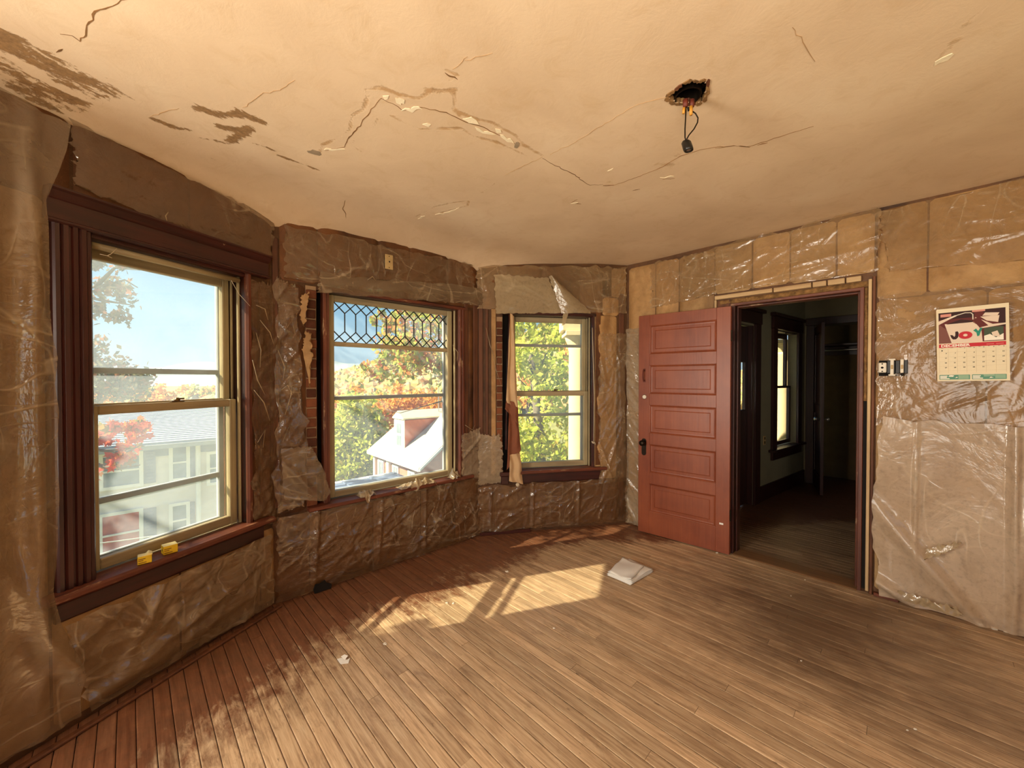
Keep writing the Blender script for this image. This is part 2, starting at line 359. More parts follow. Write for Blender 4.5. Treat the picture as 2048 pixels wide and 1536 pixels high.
def ceiling_mat():
    t = NT('old_ceiling_plaster'); p = t.pos()
    at_ = lambda n: t.n('Attribute', attribute_name=n).outputs['Fac']
    n1 = t.noise(p, 1.6, 5, .6, .4); n2 = t.noise(p, 9, 6, .7, .6); n3 = t.noise(p, 60, 4, .65)
    c = t.ramp(n1, [(.3, lin(208, 182, 150)), (.55, lin(220, 195, 163)), (.75, lin(226, 205, 175))])
    c = t.mix(t.math('MULTIPLY', t.step(n2, .52, .74), .32), c, lin(190, 156, 108))
    tide = t.math('ADD', at_('tide'), t.math('MULTIPLY', t.math('SUBTRACT', n2, .5), 1.5))
    tidem = t.math('MULTIPLY', t.step(tide, .45, .75), t.step(at_('tide'), .04, .3))
    c = t.mix(t.math('MULTIPLY', tidem, .62), c, lin(166, 122, 66))
    n4 = t.noise(t.scale(t.scale(p, (1, 1, 1), (0, 0, -math.atan2(W1.u[1], W1.u[0]))), (7, 26, 7)), 1.0, 6, .72, .5)
    pl = t.math('ADD', at_('peel'), t.math('ADD', t.math('MULTIPLY', t.math('SUBTRACT', n4, .5), 2.0), t.math('MULTIPLY', t.math('SUBTRACT', n3, .5), .8)))
    pm = t.step(pl, .44, .60)
    c = t.mix(t.math('MULTIPLY', pm, .9), c, t.ramp(n3, [(.3, lin(104, 74, 42)), (.7, lin(156, 118, 72))]))
    h = t.math('SUBTRACT', t.math('ADD', t.math('MULTIPLY', n2, .35), t.math('MULTIPLY', n3, .06)), t.math('MULTIPLY', pm, .55))
    h = t.math('ADD', h, t.math('MULTIPLY', tidem, .35))
    return t.done(t.bsdf(c, .8, t.bump(h, .28, .014), .25))
M['ceiling'] = ceiling_mat()
M['crack'] = plain('crack_shadow', lin(128, 92, 54), .9, .3)
M['crack_faint'] = plain('hairline_crack', lin(176, 142, 102), .9, .2)
M['flake'] = plain('pale_bare_plaster', lin(236, 222, 190), .85, .06, 20, bump=.3)
M['grey_patch'] = plain('grey_bare_coat', lin(150, 132, 108), .9, .12, 20, bump=.3)
def doorpaint():
    t = NT('red_brown_door_paint'); p = t.obj(); g = t.noise(t.scale(p, (60, 60, 3)), 1.0, 4); b = t.noise(p, 2.4, 4, .6)
    s = t.n('SeparateXYZ', [p]).outputs
    c = t.ramp(t.math('ADD', t.math('MULTIPLY', b, .7), t.math('MULTIPLY', g, .3)), [(.32, lin(116, 54, 33)), (.68, lin(150, 80, 50))])
    w = t.step(t.noise(t.scale(p, (14, 14, 5)), 1.2, 6, .75), .69, .74)
    c = t.mix(t.math('MULTIPLY', w, .35), c, lin(186, 140, 110))
    return t.done(t.bsdf(c, .38, t.bump(g, .15, .003), .45))
M['door'] = doorpaint()
M['green_wall'] = plain('grey_green_plaster', lin(132, 124, 98), .85, .08, 4)
M['closet'] = plain('brown_closet_board', lin(104, 84, 54), .85, .15, 6)

def leafm(name, stops, tr=.45, rough=.6):
    t = NT(name); c = t.ramp(t.island(), stops)
    a = t.n('BsdfDiffuse', {'Color': c}).outputs[0]; b = t.n('BsdfTranslucent', {'Color': c}).outputs[0]
    return t.done(t.n('MixShader', [tr, a, b]).outputs[0])
M['leaf_green'] = leafm('yellow_green_leaves', [(0, lin(150, 164, 66)), (.45, lin(192, 204, 84)), (.8, lin(226, 222, 116)), (1, lin(234, 210, 116))], .55)
M['leaf_mix'] = leafm('turning_leaves', [(0, lin(146, 162, 76)), (.5, lin(194, 200, 104)), (.75, lin(216, 160, 92)), (.9, lin(210, 112, 80)), (1, lin(232, 196, 110))], .5)
M['leaf_orange'] = leafm('orange_leaves', [(0, lin(206, 146, 74)), (.5, lin(234, 180, 96)), (.8, lin(228, 158, 92)), (1, lin(204, 182, 104))])
M['leaf_red'] = leafm('red_maple_leaves', [(0, lin(122, 136, 60)), (.35, lin(214, 90, 56)), (.7, lin(232, 82, 60)), (1, lin(240, 176, 70))])
M['leaf_grey'] = leafm('dull_maple_leaves', [(0, lin(92, 98, 84)), (.6, lin(128, 122, 96)), (.9, lin(150, 112, 88)), (1, lin(180, 116, 84))], .3)
M['canopy'] = leafm('hazy_autumn_canopy', [(0, lin(140, 146, 92)), (.3, lin(176, 168, 104)), (.55, lin(204, 158, 106)), (.75, lin(196, 136, 96)), (1, lin(160, 160, 132))], .0)  # autumn colours mixed toward pale to paint distance haze
M['bark'] = plain('grey_bark', lin(104, 94, 82), .9, .25, 12, bump=.5)
M['grass'] = plain('autumn_ground', lin(132, 132, 78), .95, .3, .4)
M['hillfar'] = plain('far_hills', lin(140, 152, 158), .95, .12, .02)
M['shingle'] = plain('pale_shingles', lin(150, 158, 168), .8, .06, 5)
M['siding'] = plain('tan_siding', lin(218, 210, 200), .7, .04, 4)
M['white_trim'] = plain('white_trim', lin(232, 230, 224), .6, .04)
M['shutter'] = plain('blue_grey_shutter', lin(122, 128, 140), .7, .08)
M['curtain_red'] = plain('red_curtain', lin(192, 104, 92), .8, .25, 6)
M['housebrick'] = plain('house_brick', lin(176, 104, 82), .85, .14, 8, bump=.3)
M['roof_pale'] = plain('pale_roofing', lin(214, 206, 178), .8, .06, 3)  # one even pale cream roof colour
M['porch_roof'] = plain('shaded_porch_roofing', lin(92, 106, 132), .7, .08, 3)  # darker blue-grey paints the shade of the house on this roof
M['column'] = plain('cream_column_paint', lin(226, 206, 164), .6, .06, 4)
M['shade'] = plain('beige_shade_cloth', lin(196, 164, 124), .85, .08, 10)
M['shade_brown'] = plain('brown_shade_cloth', lin(128, 76, 52), .85, .12, 10)
def sheer():
    t = NT('cream_sheer'); c = lin(226, 222, 196)
    return t.done(t.n('MixShader', [.68, t.n('MixShader', [.6, t.n('BsdfDiffuse', {'Color': c}).outputs[0], t.n('BsdfTranslucent', {'Color': c}).outputs[0]]).outputs[0], t.n('BsdfTransparent', {'Color': (1, .98, .92, 1)}).outputs[0]]).outputs[0])
M['sheer'] = sheer()
def flat(name, col, rough=.6): 
    t = NT(name); n = t.noise(t.obj(), 40, 2); return t.done(t.bsdf(t.mix(t.math('MULTIPLY', n, .12), col, tuple(c * .8 for c in col[:3]) + (1,)), rough, None, .3))

# ------------------------------------------------------------------ the shell: walls with openings
TK = 0.22
def wall(name, w, openings, mat, ext=.1, z1=2.70, u0=0.0, u1=None, label=None, TK=TK):
    us = sorted({u0 - ext, (u1 if u1 is not None else w.L) + ext} | {a for o in openings for a in o[:2]})
    zs = sorted({-.12, z1} | {a for o in openings for a in o[2:]})
    b = MB()
    for i in range(len(us) - 1):
        for j in range(len(zs) - 1):
            cu, cz = (us[i] + us[i + 1]) / 2, (zs[j] + zs[j + 1]) / 2
            if any(o[0] < cu < o[1] and o[2] < cz < o[3] for o in openings): continue
            b.box(us[i], us[i + 1], 0, TK, zs[j], zs[j + 1])
    return tag(b.build(name, mat, None, w.m), label, None, None, 'structure')
ZS, ZH = .575, 2.06
OP1 = (.03, .715, ZS, ZH); OP2 = (.272, 1.435, ZS, ZH); OP3 = (.237, 1.13, ZS, ZH); OPD = (.98, 1.745, -.2, 2.055)
wl = wall('wall_left', W1, [OP1, (-1.97, -1.22, ZS, ZH)], M['base'], u0=-2.0, label='left bay wall of stained backing under plastic film')
wc = wall('wall_centre', W2, [OP2], M['base'], label='middle bay wall with exposed brick and kraft batts')
wf = wall('wall_far', W3, [OP3, (1.245, 1.33, 2.27, 2.45)], M['base'], label='far bay wall beside the room corner')
wr = wall('wall_right', W4, [OPD], M['base'], u1=3.7, TK=.12, label='right wall holding the doorway')
plaster = plain('rear_plaster', lin(206, 176, 134), .85, .08, 3)
wall('wall_rear', W5, [(1.2, 2.4, ZS, ZH)], plaster, label='rear wall behind the viewpoint')
wall('wall_rear', W6, [(.6, 1.9, ZS, ZH)], plaster, label='short rear wall behind the viewpoint')
wall('wall_rear', W7, [], plaster, label='rear corner wall behind the viewpoint')

# floor: dark sub floor, then one object per board
def inside(poly, x, y, pad=0.0):
    ok = np.ones(np.shape(x), bool)
    for i in range(len(poly)):
        a = poly[i]; b = poly[(i + 1) % len(poly)]; d = (b - a) / np.linalg.norm(b - a); n = np.array([-d[1], d[0]])
        ok &= ((x - a[0]) * n[0] + (y - a[1]) * n[1]) < pad
    return ok
def clip(poly, conv, pad=0.0):
    out = poly
    for i in range(len(conv)):
        a = conv[i]; b = conv[(i + 1) % len(conv)]; d = (b - a) / np.linalg.norm(b - a); n = np.array([-d[1], d[0]])
        f = lambda p: (p[0] - a[0]) * n[0] + (p[1] - a[1]) * n[1] - pad
        res = []
        for k in range(len(out)):
            p, q = out[k], out[(k + 1) % len(out)]; fp, fq = f(p), f(q)
            if fp <= 0: res.append(p)
            if (fp < 0 < fq) or (fq < 0 < fp):
                t = fp / (fp - fq); res.append((p[0] + (q[0] - p[0]) * t, p[1] + (q[1] - p[1]) * t))
        out = res
        if len(out) < 3: return []
    return out
b = MB(); b.prism([tuple(p) for p in ROOM], lambda x, y: (x, y, -.10), lambda x, y: (x, y, -.0185))
floor = tag(b.build('floor', M['subfloor']), 'worn strip floor of narrow wooden boards', None, None, 'structure')
BW = .0573
def board(poly, parent, mat, top=0.0):
    c = np.mean(np.array(poly), 0); z = top + R.uniform(-.0012, .0004); tilt = R.uniform(-.004, .004)
    V = []; n = len(poly)
    ins = [(p[0] + (c[0] - p[0]) * .0 , p[1]) for p in poly]
    b = MB(); dn = .0013
    # chamfered top: shrink towards the board's long axis
    a = math.atan2(W4.u[1], W4.u[0]); ux, uy = math.cos(a), math.sin(a); nx, ny = -uy, ux
    mid = sum((p[0] * nx + p[1] * ny) for p in poly) / n
    top_ = []
    for p in poly:
        o = p[0] * nx + p[1] * ny - mid; s = -math.copysign(.0030, o) if abs(o) > .002 else 0
        top_.append((p[0] + nx * s, p[1] + ny * s))
    V = [(p[0] - c[0], p[1] - c[1], z - .018) for p in poly] + [(p[0] - c[0], p[1] - c[1], z - dn) for p in poly] + [(p[0] - c[0], p[1] - c[1], z) for p in top_]
    Fs = [list(range(n))[::-1], list(range(2 * n, 3 * n))]
    for k in range(2):
        for i in range(n): Fs.append((k * n + i, k * n + (i + 1) % n, (k + 1) * n + (i + 1) % n, (k + 1) * n + i))
    b.add(V, Fs)
    return b.build('board', mat, parent, Matrix.Translation((c[0], c[1], 0)))
t0 = -.62; rows = int((3.56 - t0) / BW) + 2
dv = np.array(W4.u); nv = np.array(W4.n)
tmax = float(np.dot(W4.o, nv))
for k in range(rows):
    t1_ = tmax - k * BW; t0_ = t1_ - BW + .0026
    s = -4.6 + R.uniform(0, 1.6)
    while s < 2.6:
        L = R.uniform(1.0, 2.7); e = min(s + L, 2.7)
        q = [tuple(dv * a + nv * c_) for a, c_ in ((s + .0006, t0_), (e - .0006, t0_), (e - .0006, t1_), (s + .0006, t1_))]
        q = clip(q[::-1] if False else q, ROOM, -.001)
        if len(q) >= 3:
            a_ = np.array(q); ys = a_[:, 1].max(); 
            vis = any((p[1] > .7 and abs(p[0]) < 1.42 * p[1] + .1) for p in list(q) + [tuple(a_.mean(0))])
            if vis: board(q, floor, M['floor'])
        s = e
b = MB(); b.prism([tuple(p) for p in clip([(-4, -3), (6, -3), (6, 1.0), (-4, 1.0)], ROOM, -.002)], lambda x, y: (x, y, -.0184), lambda x, y: (x, y, -.0045)); b.build('board_field', M['floor'], floor)

# ceiling: fine plaster surface with a coved edge, hole and stains
def ceil_z(x, y):
    z = np.full(np.shape(x), CZ) + .006 * snoise(x, y, 3, 2, .5)
    for w, a, r, fade in ((W1, .085, .34, None), (W2, .095, .36, None), (W3, .06, .30, 1)):
        d = -((x - w.o[0]) * w.n[0] + (y - w.o[1]) * w.n[1]); k = np.clip(1 - d / r, 0, 1.3) ** 2
        if fade: u = (x - w.o[0]) * w.u[0] + (y - w.o[1]) * w.u[1]; k = k * np.clip(1 - u / 1.2, 0, 1)
        z = np.minimum(z, CZ + .004 - a * k) if w is W1 else z - a * k * .9 * (1 if w is W2 else 1)
    return z
def cpx(pts, z=CZ): return np.array([at(px, py, z)[:2] for px, py in pts])
def pdist(X, Y, pl):
    D = np.full(X.shape, 9.0)
    for a, b in zip(pl[:-1], pl[1:]):
        d = b - a; L = max(1e-9, float(d @ d)); t = np.clip(((X - a[0]) * d[0] + (Y - a[1]) * d[1]) / L, 0, 1)
        D = np.minimum(D, np.hypot(X - a[0] - t * d[0], Y - a[1] - t * d[1]))
    return D
def inpoly(X, Y, pg):
    ok = np.zeros(X.shape, bool); n = len(pg)
    for i in range(n):
        x1, y1 = pg[i]; x2, y2 = pg[(i + 1) % n]
        c = ((y1 > Y) != (y2 > Y)) & (X < (x2 - x1) * (Y - y1) / (y2 - y1 + 1e-12) + x1); ok ^= c
    return ok
HOLE = cpx([(1334, 192), (1352, 180), (1366, 167), (1384, 161), (1398, 164), (1412, 159), (1414, 172), (1411, 190), (1404, 203), (1392, 206), (1372, 205), (1352, 204), (1342, 198)])
def make_ceiling():
    st = .0125; xs = np.arange(-2.1, 3.25, st); ys = np.arange(1.0, 4.1, st); X, Y = np.meshgrid(xs, ys)
    Z = ceil_z(X, Y); cx, cy = X[:-1, :-1] + st / 2, Y[:-1, :-1] + st / 2
    hole_j = HOLE
    keep = inside(ROOM, cx, cy, .05) & ~inpoly(cx, cy, hole_j)
    tide = np.zeros(X.shape); peel = np.zeros(X.shape)
    def line(arr, pts, wid, amt): np.maximum(arr, amt * np.exp(-(pdist(X, Y, cpx(pts)) / wid) ** 2), out=arr)
    # tide lines around the long crack
    line(tide, [(722, 183), (760, 176), (800, 190), (838, 197), (862, 182), (876, 186), (905, 180), (912, 200), (905, 218), (948, 236), (985, 245), (1030, 270), (1050, 292), (1085, 312)], .016, .75)
    line(tide, [(735, 193), (728, 220), (705, 232), (700, 260), (676, 275), (645, 290), (640, 302)], .014, .7)
    line(tide, [(782, 232), (812, 247), (842, 258), (890, 256), (925, 256), (945, 270), (1000, 286), (1045, 308), (1068, 320)], .013, .66)
    line(tide, [(755, 240), (748, 255), (710, 275), (705, 290), (722, 303)], .012, .55)
    line(tide, [(900, 160), (915, 150), (892, 140)], .012, .8); line(tide, [(850, 178), (880, 182), (912, 178), (908, 210), (920, 230)], .014, .8)
    line(tide, [(1080, 318), (1040, 338), (1010, 352), (975, 378), (955, 392)], .012, .55)
    line(tide, [(1090, 312), (1130, 290), (1180, 262), (1230, 232), (1262, 212)], .009, .42)
    line(tide, [(832, 432), (870, 412), (905, 405), (938, 402), (935, 412), (880, 425)], .014, .72)
    line(tide, [(1215, 365), (1290, 340), (1330, 322), (1360, 308)], .02, .42); line(tide, [(1300, 325), (1345, 330)], .03, .5)
    line(tide, [(1865, 130), (1900, 95), (1940, 40), (1990, 5)], .03, .5); line(tide, [(1150, 405), (1160, 385)], .02, .45)
    line(tide, [(340, 140), (395, 185), (450, 190), (440, 175)], .05, .36); line(tide, [(300, 120), (350, 165)], .05, .34)
    # peeled areas
    line(peel, [(0, 75), (60, 105), (130, 145), (205, 180)], .075, .72); line(peel, [(0, 110), (60, 150), (130, 180)], .06, .62)
    line(peel, [(20, 140), (110, 185), (160, 198)], .03, .6); line(peel, [(0, 66), (30, 75)], .05, .8)
    line(peel, [(395, 218), (440, 232), (480, 228), (520, 243)], .030, .82); line(peel, [(440, 255), (470, 262), (500, 258), (460, 285)], .030, .82)
    line(peel, [(305, 235), (345, 252), (378, 260)], .016, .74); line(peel, [(395, 275), (430, 282), (460, 290)], .012, .62)
    line(peel, [(502, 286), (550, 302)], .011, .8); line(peel, [(552, 310), (600, 326), (640, 340)], .010, .8)
    o = grid_mesh('ceiling', np.stack([X, Y, Z], -1), len(xs), len(ys), M['ceiling'], keep=keep)
    me = o.data
    for nm, arr in (('tide', tide), ('peel', peel)):
        a = me.attributes.new(nm, 'FLOAT', 'POINT'); a.data.foreach_set('value', arr.reshape(-1).astype(np.float32))
    return tag(o, 'cracked and water-stained cream plaster ceiling', None, None, 'structure')
ceil = make_ceiling()
b = MB(); b.prism([tuple(p) for p in clip([(-3, -3), (5, -3), (5, 1.02), (-3, 1.02)], ROOM, .05)], lambda x, y: (x, y, CZ - .001), lambda x, y: (x, y, CZ + .06))
b.build('plaster_panel', M['ceiling'], ceil)
b = MB(); b.prism([tuple(p) for p in clip([(-3, -3), (5, -3), (5, 5), (-3, 5)], ROOM, .2)], lambda x, y: (x, y, CZ + .20), lambda x, y: (x, y, CZ + .26))
b.build('attic_board', M['void'], ceil)
b = MB(); b.prism([tuple(p) for p in clip([(-3, -3), (5, -3), (5, 5), (-3, 5)], ROOM, .2)], lambda x, y: (x, y, 2.90), lambda x, y: (x, y, 6.5)); tag(b.build('wall_sun_block', M['siding'] if 'siding' in M else M['base']), 'unseen block added above the ceiling to stop sun leaking over', None, None, 'structure')  # unseen mass added to block sun passing over the ceiling
def ribbon(pts, wid, name, mat, lift=.0014, jit=.006, tp=True, th=.0012):
    P = cpx(pts); L = [P[0]]
    for a, c in zip(P[:-1], P[1:]):
        n = max(2, int(np.linalg.norm(c - a) / .02))
        for i in range(1, n + 1):
            q = a + (c - a) * i / n; L.append(q + (NR.normal(0, jit * .5, 2) if i < n else 0))
    L = np.array(L); n = len(L); V = []; Fs = []
    for i in range(n):
        d = L[min(i + 1, n - 1)] - L[max(i - 1, 0)]; d = d / (np.linalg.norm(d) + 1e-9); m = np.array([-d[1], d[0]])
        k = wid * NR.uniform(.35, 1.2) * (min(1, 3 * i / n, 3 * (n - 1 - i) / n) if tp else 1) + .0005
        for s in (-1, 1):
            q = L[i] + m * s * k / 2; z = float(ceil_z(np.array(q[0]), np.array(q[1]))); V.append((q[0], q[1], z - lift)); V.append((q[0], q[1], z - lift + th + .002))
    for i in range(n - 1):
        j = i * 4; Fs += [(j, j + 4, j + 6, j + 2), (j, j + 1, j + 5, j + 4), (j + 2, j + 6, j + 7, j + 3)]
    b = MB(); b.add(V, Fs); return b.build(name, mat, ceil)
for pts, wd in (
    ([(255, 0), (235, 8), (215, 16), (200, 20), (185, 30), (178, 45), (172, 62), (168, 75), (160, 83), (145, 72), (120, 68)], .007),
    ([(763, 197), (740, 225), (715, 255), (695, 278), (689, 293), (650, 300)], .006),
    ([(763, 198), (785, 208), (805, 222), (830, 214), (870, 219), (900, 228), (930, 242), (965, 252), (995, 268), (1030, 288)], .007),
    ([(1085, 317), (1110, 332), (1145, 348), (1165, 362), (1180, 371), (1206, 369)], .006),
    ([(1206, 371), (1230, 370), (1280, 352), (1320, 335), (1360, 312), (1400, 300), (1440, 294), (1475, 294)], .006),
    ([(1475, 294), (1500, 294), (1520, 287), (1560, 275), (1600, 262), (1627, 253)], .005),
    ([(1262, 214), (1290, 203), (1334, 193)], .003), ([(1100, 310), (1150, 285), (1210, 246), (1262, 214)], .003),
    ([(905, 138), (925, 122), (935, 112)], .003), ([(300, 232), (330, 225), (358, 218)], .004),
    ([(1010, 350), (1050, 330), (1085, 314)], .004), ([(690, 398), (686, 410), (692, 425)], .008),
    ([(985, 105), (930, 120)], .0025), ([(1585, 55), (1605, 85), (1630, 125)], .0025), ([(485, 215), (520, 190), (560, 180), (590, 160)], .0025),
    ([(420, 430), (500, 455), (560, 462)], .003), ([(1155, 400), (1140, 408)], .008), ([(890, 145), (900, 152), (915, 158)], .012), ([(1478, 294), (1500, 296)], .012),
    ([(1515, 292), (1535, 287)], .010), ([(1206, 372), (1228, 371)], .014), ([(1265, 381), (1280, 378)], .012), ([(1148, 408), (1162, 409)], .014), ([(1430, 297), (1470, 293)], .010), ([(1325, 358), (1350, 356)], .008), ([(112, 105), (125, 98)], .014)):
    ribbon(pts, wd * .55, 'crack', M['crack'] if wd > .0042 else M['crack_faint'])
def flake(cxy, rx, ry, ang, mat=None, tilt=.15, name='plaster_flake'):
    c = cpx([cxy])[0]; z = float(ceil_z(np.array(c[0]), np.array(c[1]))); n = R.randint(8, 11); V0 = []; V1 = []
    for i in range(n):
        a = 2 * math.pi * i / n; r = R.uniform(.72, 1.12); x, y = r * rx * math.cos(a), r * ry * math.sin(a)
        X, Y = x * math.cos(ang) - y * math.sin(ang), x * math.sin(ang) + y * math.cos(ang)
        V0.append((X, Y, -.0016 - max(0, x / rx) ** 2 * tilt * rx)); V1.append((X, Y, .0005))
    V = V0 + V1 + [(0, 0, -.0016)]
    Fs = [(i, (i + 1) % n, 2 * n) for i in range(n)] + [(i, n + i, n + (i + 1) % n, (i + 1) % n) for i in range(n)]
    b = MB(); b.add(V, Fs); return b.build(name, mat or M['flake'], ceil, Matrix.Translation((c[0], c[1], z)))
for pts, wd in (([(765, 193), (775, 199)], .035), ([(790, 196), (800, 203), (808, 208)], .042), ([(802, 222), (830, 216), (845, 218)], .022), ([(925, 236), (940, 238), (958, 247)], .040), ([(950, 252), (975, 264), (992, 268)], .028), ([(990, 256), (1003, 264)], .034), ([(1000, 268), (1018, 280), (1028, 286)], .034), ([(648, 298), (690, 297)], .020), ([(845, 248), (862, 248)], .020), ([(870, 428), (905, 421), (918, 415)], .022), ([(1320, 354), (1348, 352)], .014), ([(1215, 342), (1226, 336)], .016), ([(1868, 132), (1890, 118), (1905, 106)], .045), ([(1140, 408), (1156, 406)], .016), ([(836, 436), (850, 430)], .02)):
    ribbon(pts, wd, 'plaster_flake', M['flake'], lift=.0022, jit=.012)
flake((630, 304), .034, .026, .2, M['grey_patch'], 0, 'bare_patch'); flake((1034, 290), .014, .026, .2, M['grey_patch'], 0, 'bare_patch')
# broken rim of the ceiling hole
for i in range(len(HOLE)):
    a, c = HOLE[i], HOLE[(i + 1) % len(HOLE)]; b = MB(); m = (a + c) / 2; d = (c - a); L = np.linalg.norm(d); d = d / L; n_ = np.array([-d[1], d[0]])
    pr = [(-L * .55, -.012), (-L * .2, .004), (0, -.003), (L * .25, .006), (L * .55, -.012), (L * .3, -.024), (-L * .3, -.022)]
    pr = [(q[0], q[1] * R.uniform(.3, .75)) for q in pr]
    sg = -1 if inpoly(np.array([m[0] + n_[0] * .01]), np.array([m[1] + n_[1] * .01]), HOLE)[0] else 1
    cz = float(ceil_z(np.array(m[0]), np.array(m[1])))
    b.prism(pr, lambda x, y: (m[0] + d[0] * x - n_[0] * y * sg, m[1] + d[1] * x - n_[1] * y * sg, cz - .004), lambda x, y: (m[0] + d[0] * x - n_[0] * y * sg, m[1] + d[1] * x - n_[1] * y * sg, cz + .02))
    b.build('broken_edge', M['furring'] if i % 4 == 1 else M['rubble'], ceil)

# ------------------------------------------------------------------ bricks, furring, kraft batts on the walls
def bricks(parent, u0, u1, z0, z1):
    b = MB().box(u0, u1, -.002, .01, z0, z1); o = b.build('mortar_bed', M['mortar'], parent)
    h = .057; z = z0 + .008; k = 0; me = []
    while z + h < z1:
        b = MB().box(u0 + .002 - (.0 if k % 2 else .004), u1 - .003 + R.uniform(-.004, .004), -.012 - R.uniform(0, .004), .004, 0, h, .004)
        b.build('brick', M['brick'], parent, Matrix.Translation((0, 0, z))); z += h + .010; k += 1
bricks(wc, .205, .270, .58, 2.08); bricks(wf, .180, .235, .58, 2.03)
for (p, w, u0, u1, z0, z1, mt) in ((wc, W2, 1.50, 1.535, .6, 2.2, 'furring'), (wc, W2, 1.60, 1.645, .5, 2.2, 'furring'), (wf, W3, .012, .05, .52, 2.15, 'furring'), (wf, W3, .075, .10, .52, 2.1, 'furring'), (wf, W3, .13, .172, .55, 2.1, 'kraft'),
                                   (wc, W2, .010, .045, .62, 2.35, 'furring'), (wl, W1, .905, .94, .65, 2.46, 'furring'), (wl, W1, .80, .86, .6, 2.05, 'kraft_dark'), (wf, W3, 1.17, 1.22, .6, 2.2, 'kraft_dark'), (wf, W3, 1.42, 1.47, .05, 2.3, 'furring')):
    MB().box(u0, u1, -.014, .002, z0, z1, .003).build('furring_strip', M[mt], p)

def crumple(U, Z, seed, n, amp, lr=(.08, .4), wr=(.006, .025), am=None, asd=.5):
    g = np.random.default_rng(seed); H = np.zeros_like(U); u0, u1, z0, z1 = U.min(), U.max(), Z.min(), Z.max()
    for _ in range(n):
        cu, cz = g.uniform(u0, u1), g.uniform(z0, z1); a = g.uniform(0, np.pi) if am is None else g.normal(am, asd)
        L = g.uniform(*lr); w = g.uniform(*wr); k = g.uniform(.3, 1) * amp * (1 if g.random() < .7 else -.6)
        du, dz = U - cu, Z - cz; s = du * np.cos(a) + dz * np.sin(a); t = -du * np.sin(a) + dz * np.cos(a) + .12 * s * s / L * g.uniform(-1, 1)
        H += k * np.exp(-np.abs(t) / w) * np.exp(-(s / (L * .6)) ** 2)
    return H
def batt(parent, u0, u1, z0, z1, mat, seed, puff=.006, n=40, amp=.006, y=-.004, name='insulation_batt'):
    nu = max(6, int((u1 - u0) / .02)); nv = max(6, int((z1 - z0) / .02)); U, Z = np.meshgrid(np.linspace(u0 + .004, u1 - .004, nu), np.linspace(z0, z1, nv))
    s, t = (U - u0) / (u1 - u0), (Z - z0) / (z1 - z0); e = np.clip(np.minimum(np.minimum(s, 1 - s) * (u1 - u0), np.minimum(t, 1 - t) * (z1 - z0)) / .05, 0, 1)
    H = puff * e ** .6 + (crumple(U, Z, seed, n, amp) + .004 * snoise(U, Z, seed + 1, 2, 2.0)) * e
    Y = y - np.clip(H, -.004, .05); Y[0] += .006; Y[-1] += .006; Y[:, 0] += .006; Y[:, -1] += .006
    return grid_mesh(name, np.stack([U, Y, Z], -1), nu, nv, M[mat], parent)
sd_ = 100
def batts(parent, cuts, z0, z1, mat, **kw):
    global sd_
    for a, c in zip(cuts[:-1], cuts[1:]): sd_ += 3; batt(parent, a, c, z0 + R.uniform(-.006, .006), z1, mat, sd_, **kw)
batts(wl, [-.95, -.48, -.02, .42, .90], 2.19, 2.55, 'kraft_dark'); batts(wl, [-.10, .36, .80, .90], .03, .50, 'kraft', puff=.008)
batts(wl, [-.95, -.52, -.10], .03, 2.17, 'kraft', n=60)
batts(wl, [.735, .80], .6, 2.05, 'kraft_dark', puff=.005)
batts(wc, [.05, .28, .71, .97, 1.33, 1.64], 2.09, 2.53, 'kraft_dark', n=30); batts(wc, [.0, .22, .66, 1.06, 1.40, 1.64], .03, .55, 'kraft_mid', puff=.009)
batts(wc, [.05, .205], .56, 2.08, 'kraft_dark', n=40); batts(wc, [1.535, 1.60], .6, 2.08, 'kraft_dark', puff=.006)
batts(wf, [.0, .22, .62, 1.0, 1.24], 2.09, 2.53, 'kraft_dark'); batts(wf, [1.335, 1.50], 2.26, 2.55, 'kraft'); batts(wf, [.0, .16, .50, .95, 1.25, 1.42], .03, .45, 'kraft_mid', puff=.008)
batts(wf, [1.155, 1.40], .46, 2.08, 'kraft', n=50); batts(wf, [1.24, 1.42], 2.08, 2.26, 'kraft')
batts(wr, [.02, .30, .52, .82], .03, 2.55, 'kraft', n=70, puff=.01); batts(wr, [.82, 1.1, 1.35, 1.62, 1.82], 2.165, 2.57, 'kraft_pale', n=30)
batts(wr, [1.825, 2.06, 2.45, 2.88, 3.3, 3.68], 1.98, 2.57, 'kraft', n=36); batts(wr, [1.825, 2.3, 2.72, 3.2, 3.68], 1.17, 1.975, 'kraft', n=110, amp=.009, puff=.008)
batts(wr, [1.83, 2.05, 2.43, 2.85, 3.3, 3.68], .03, 1.165, 'kraft_pale', n=50, puff=.009)

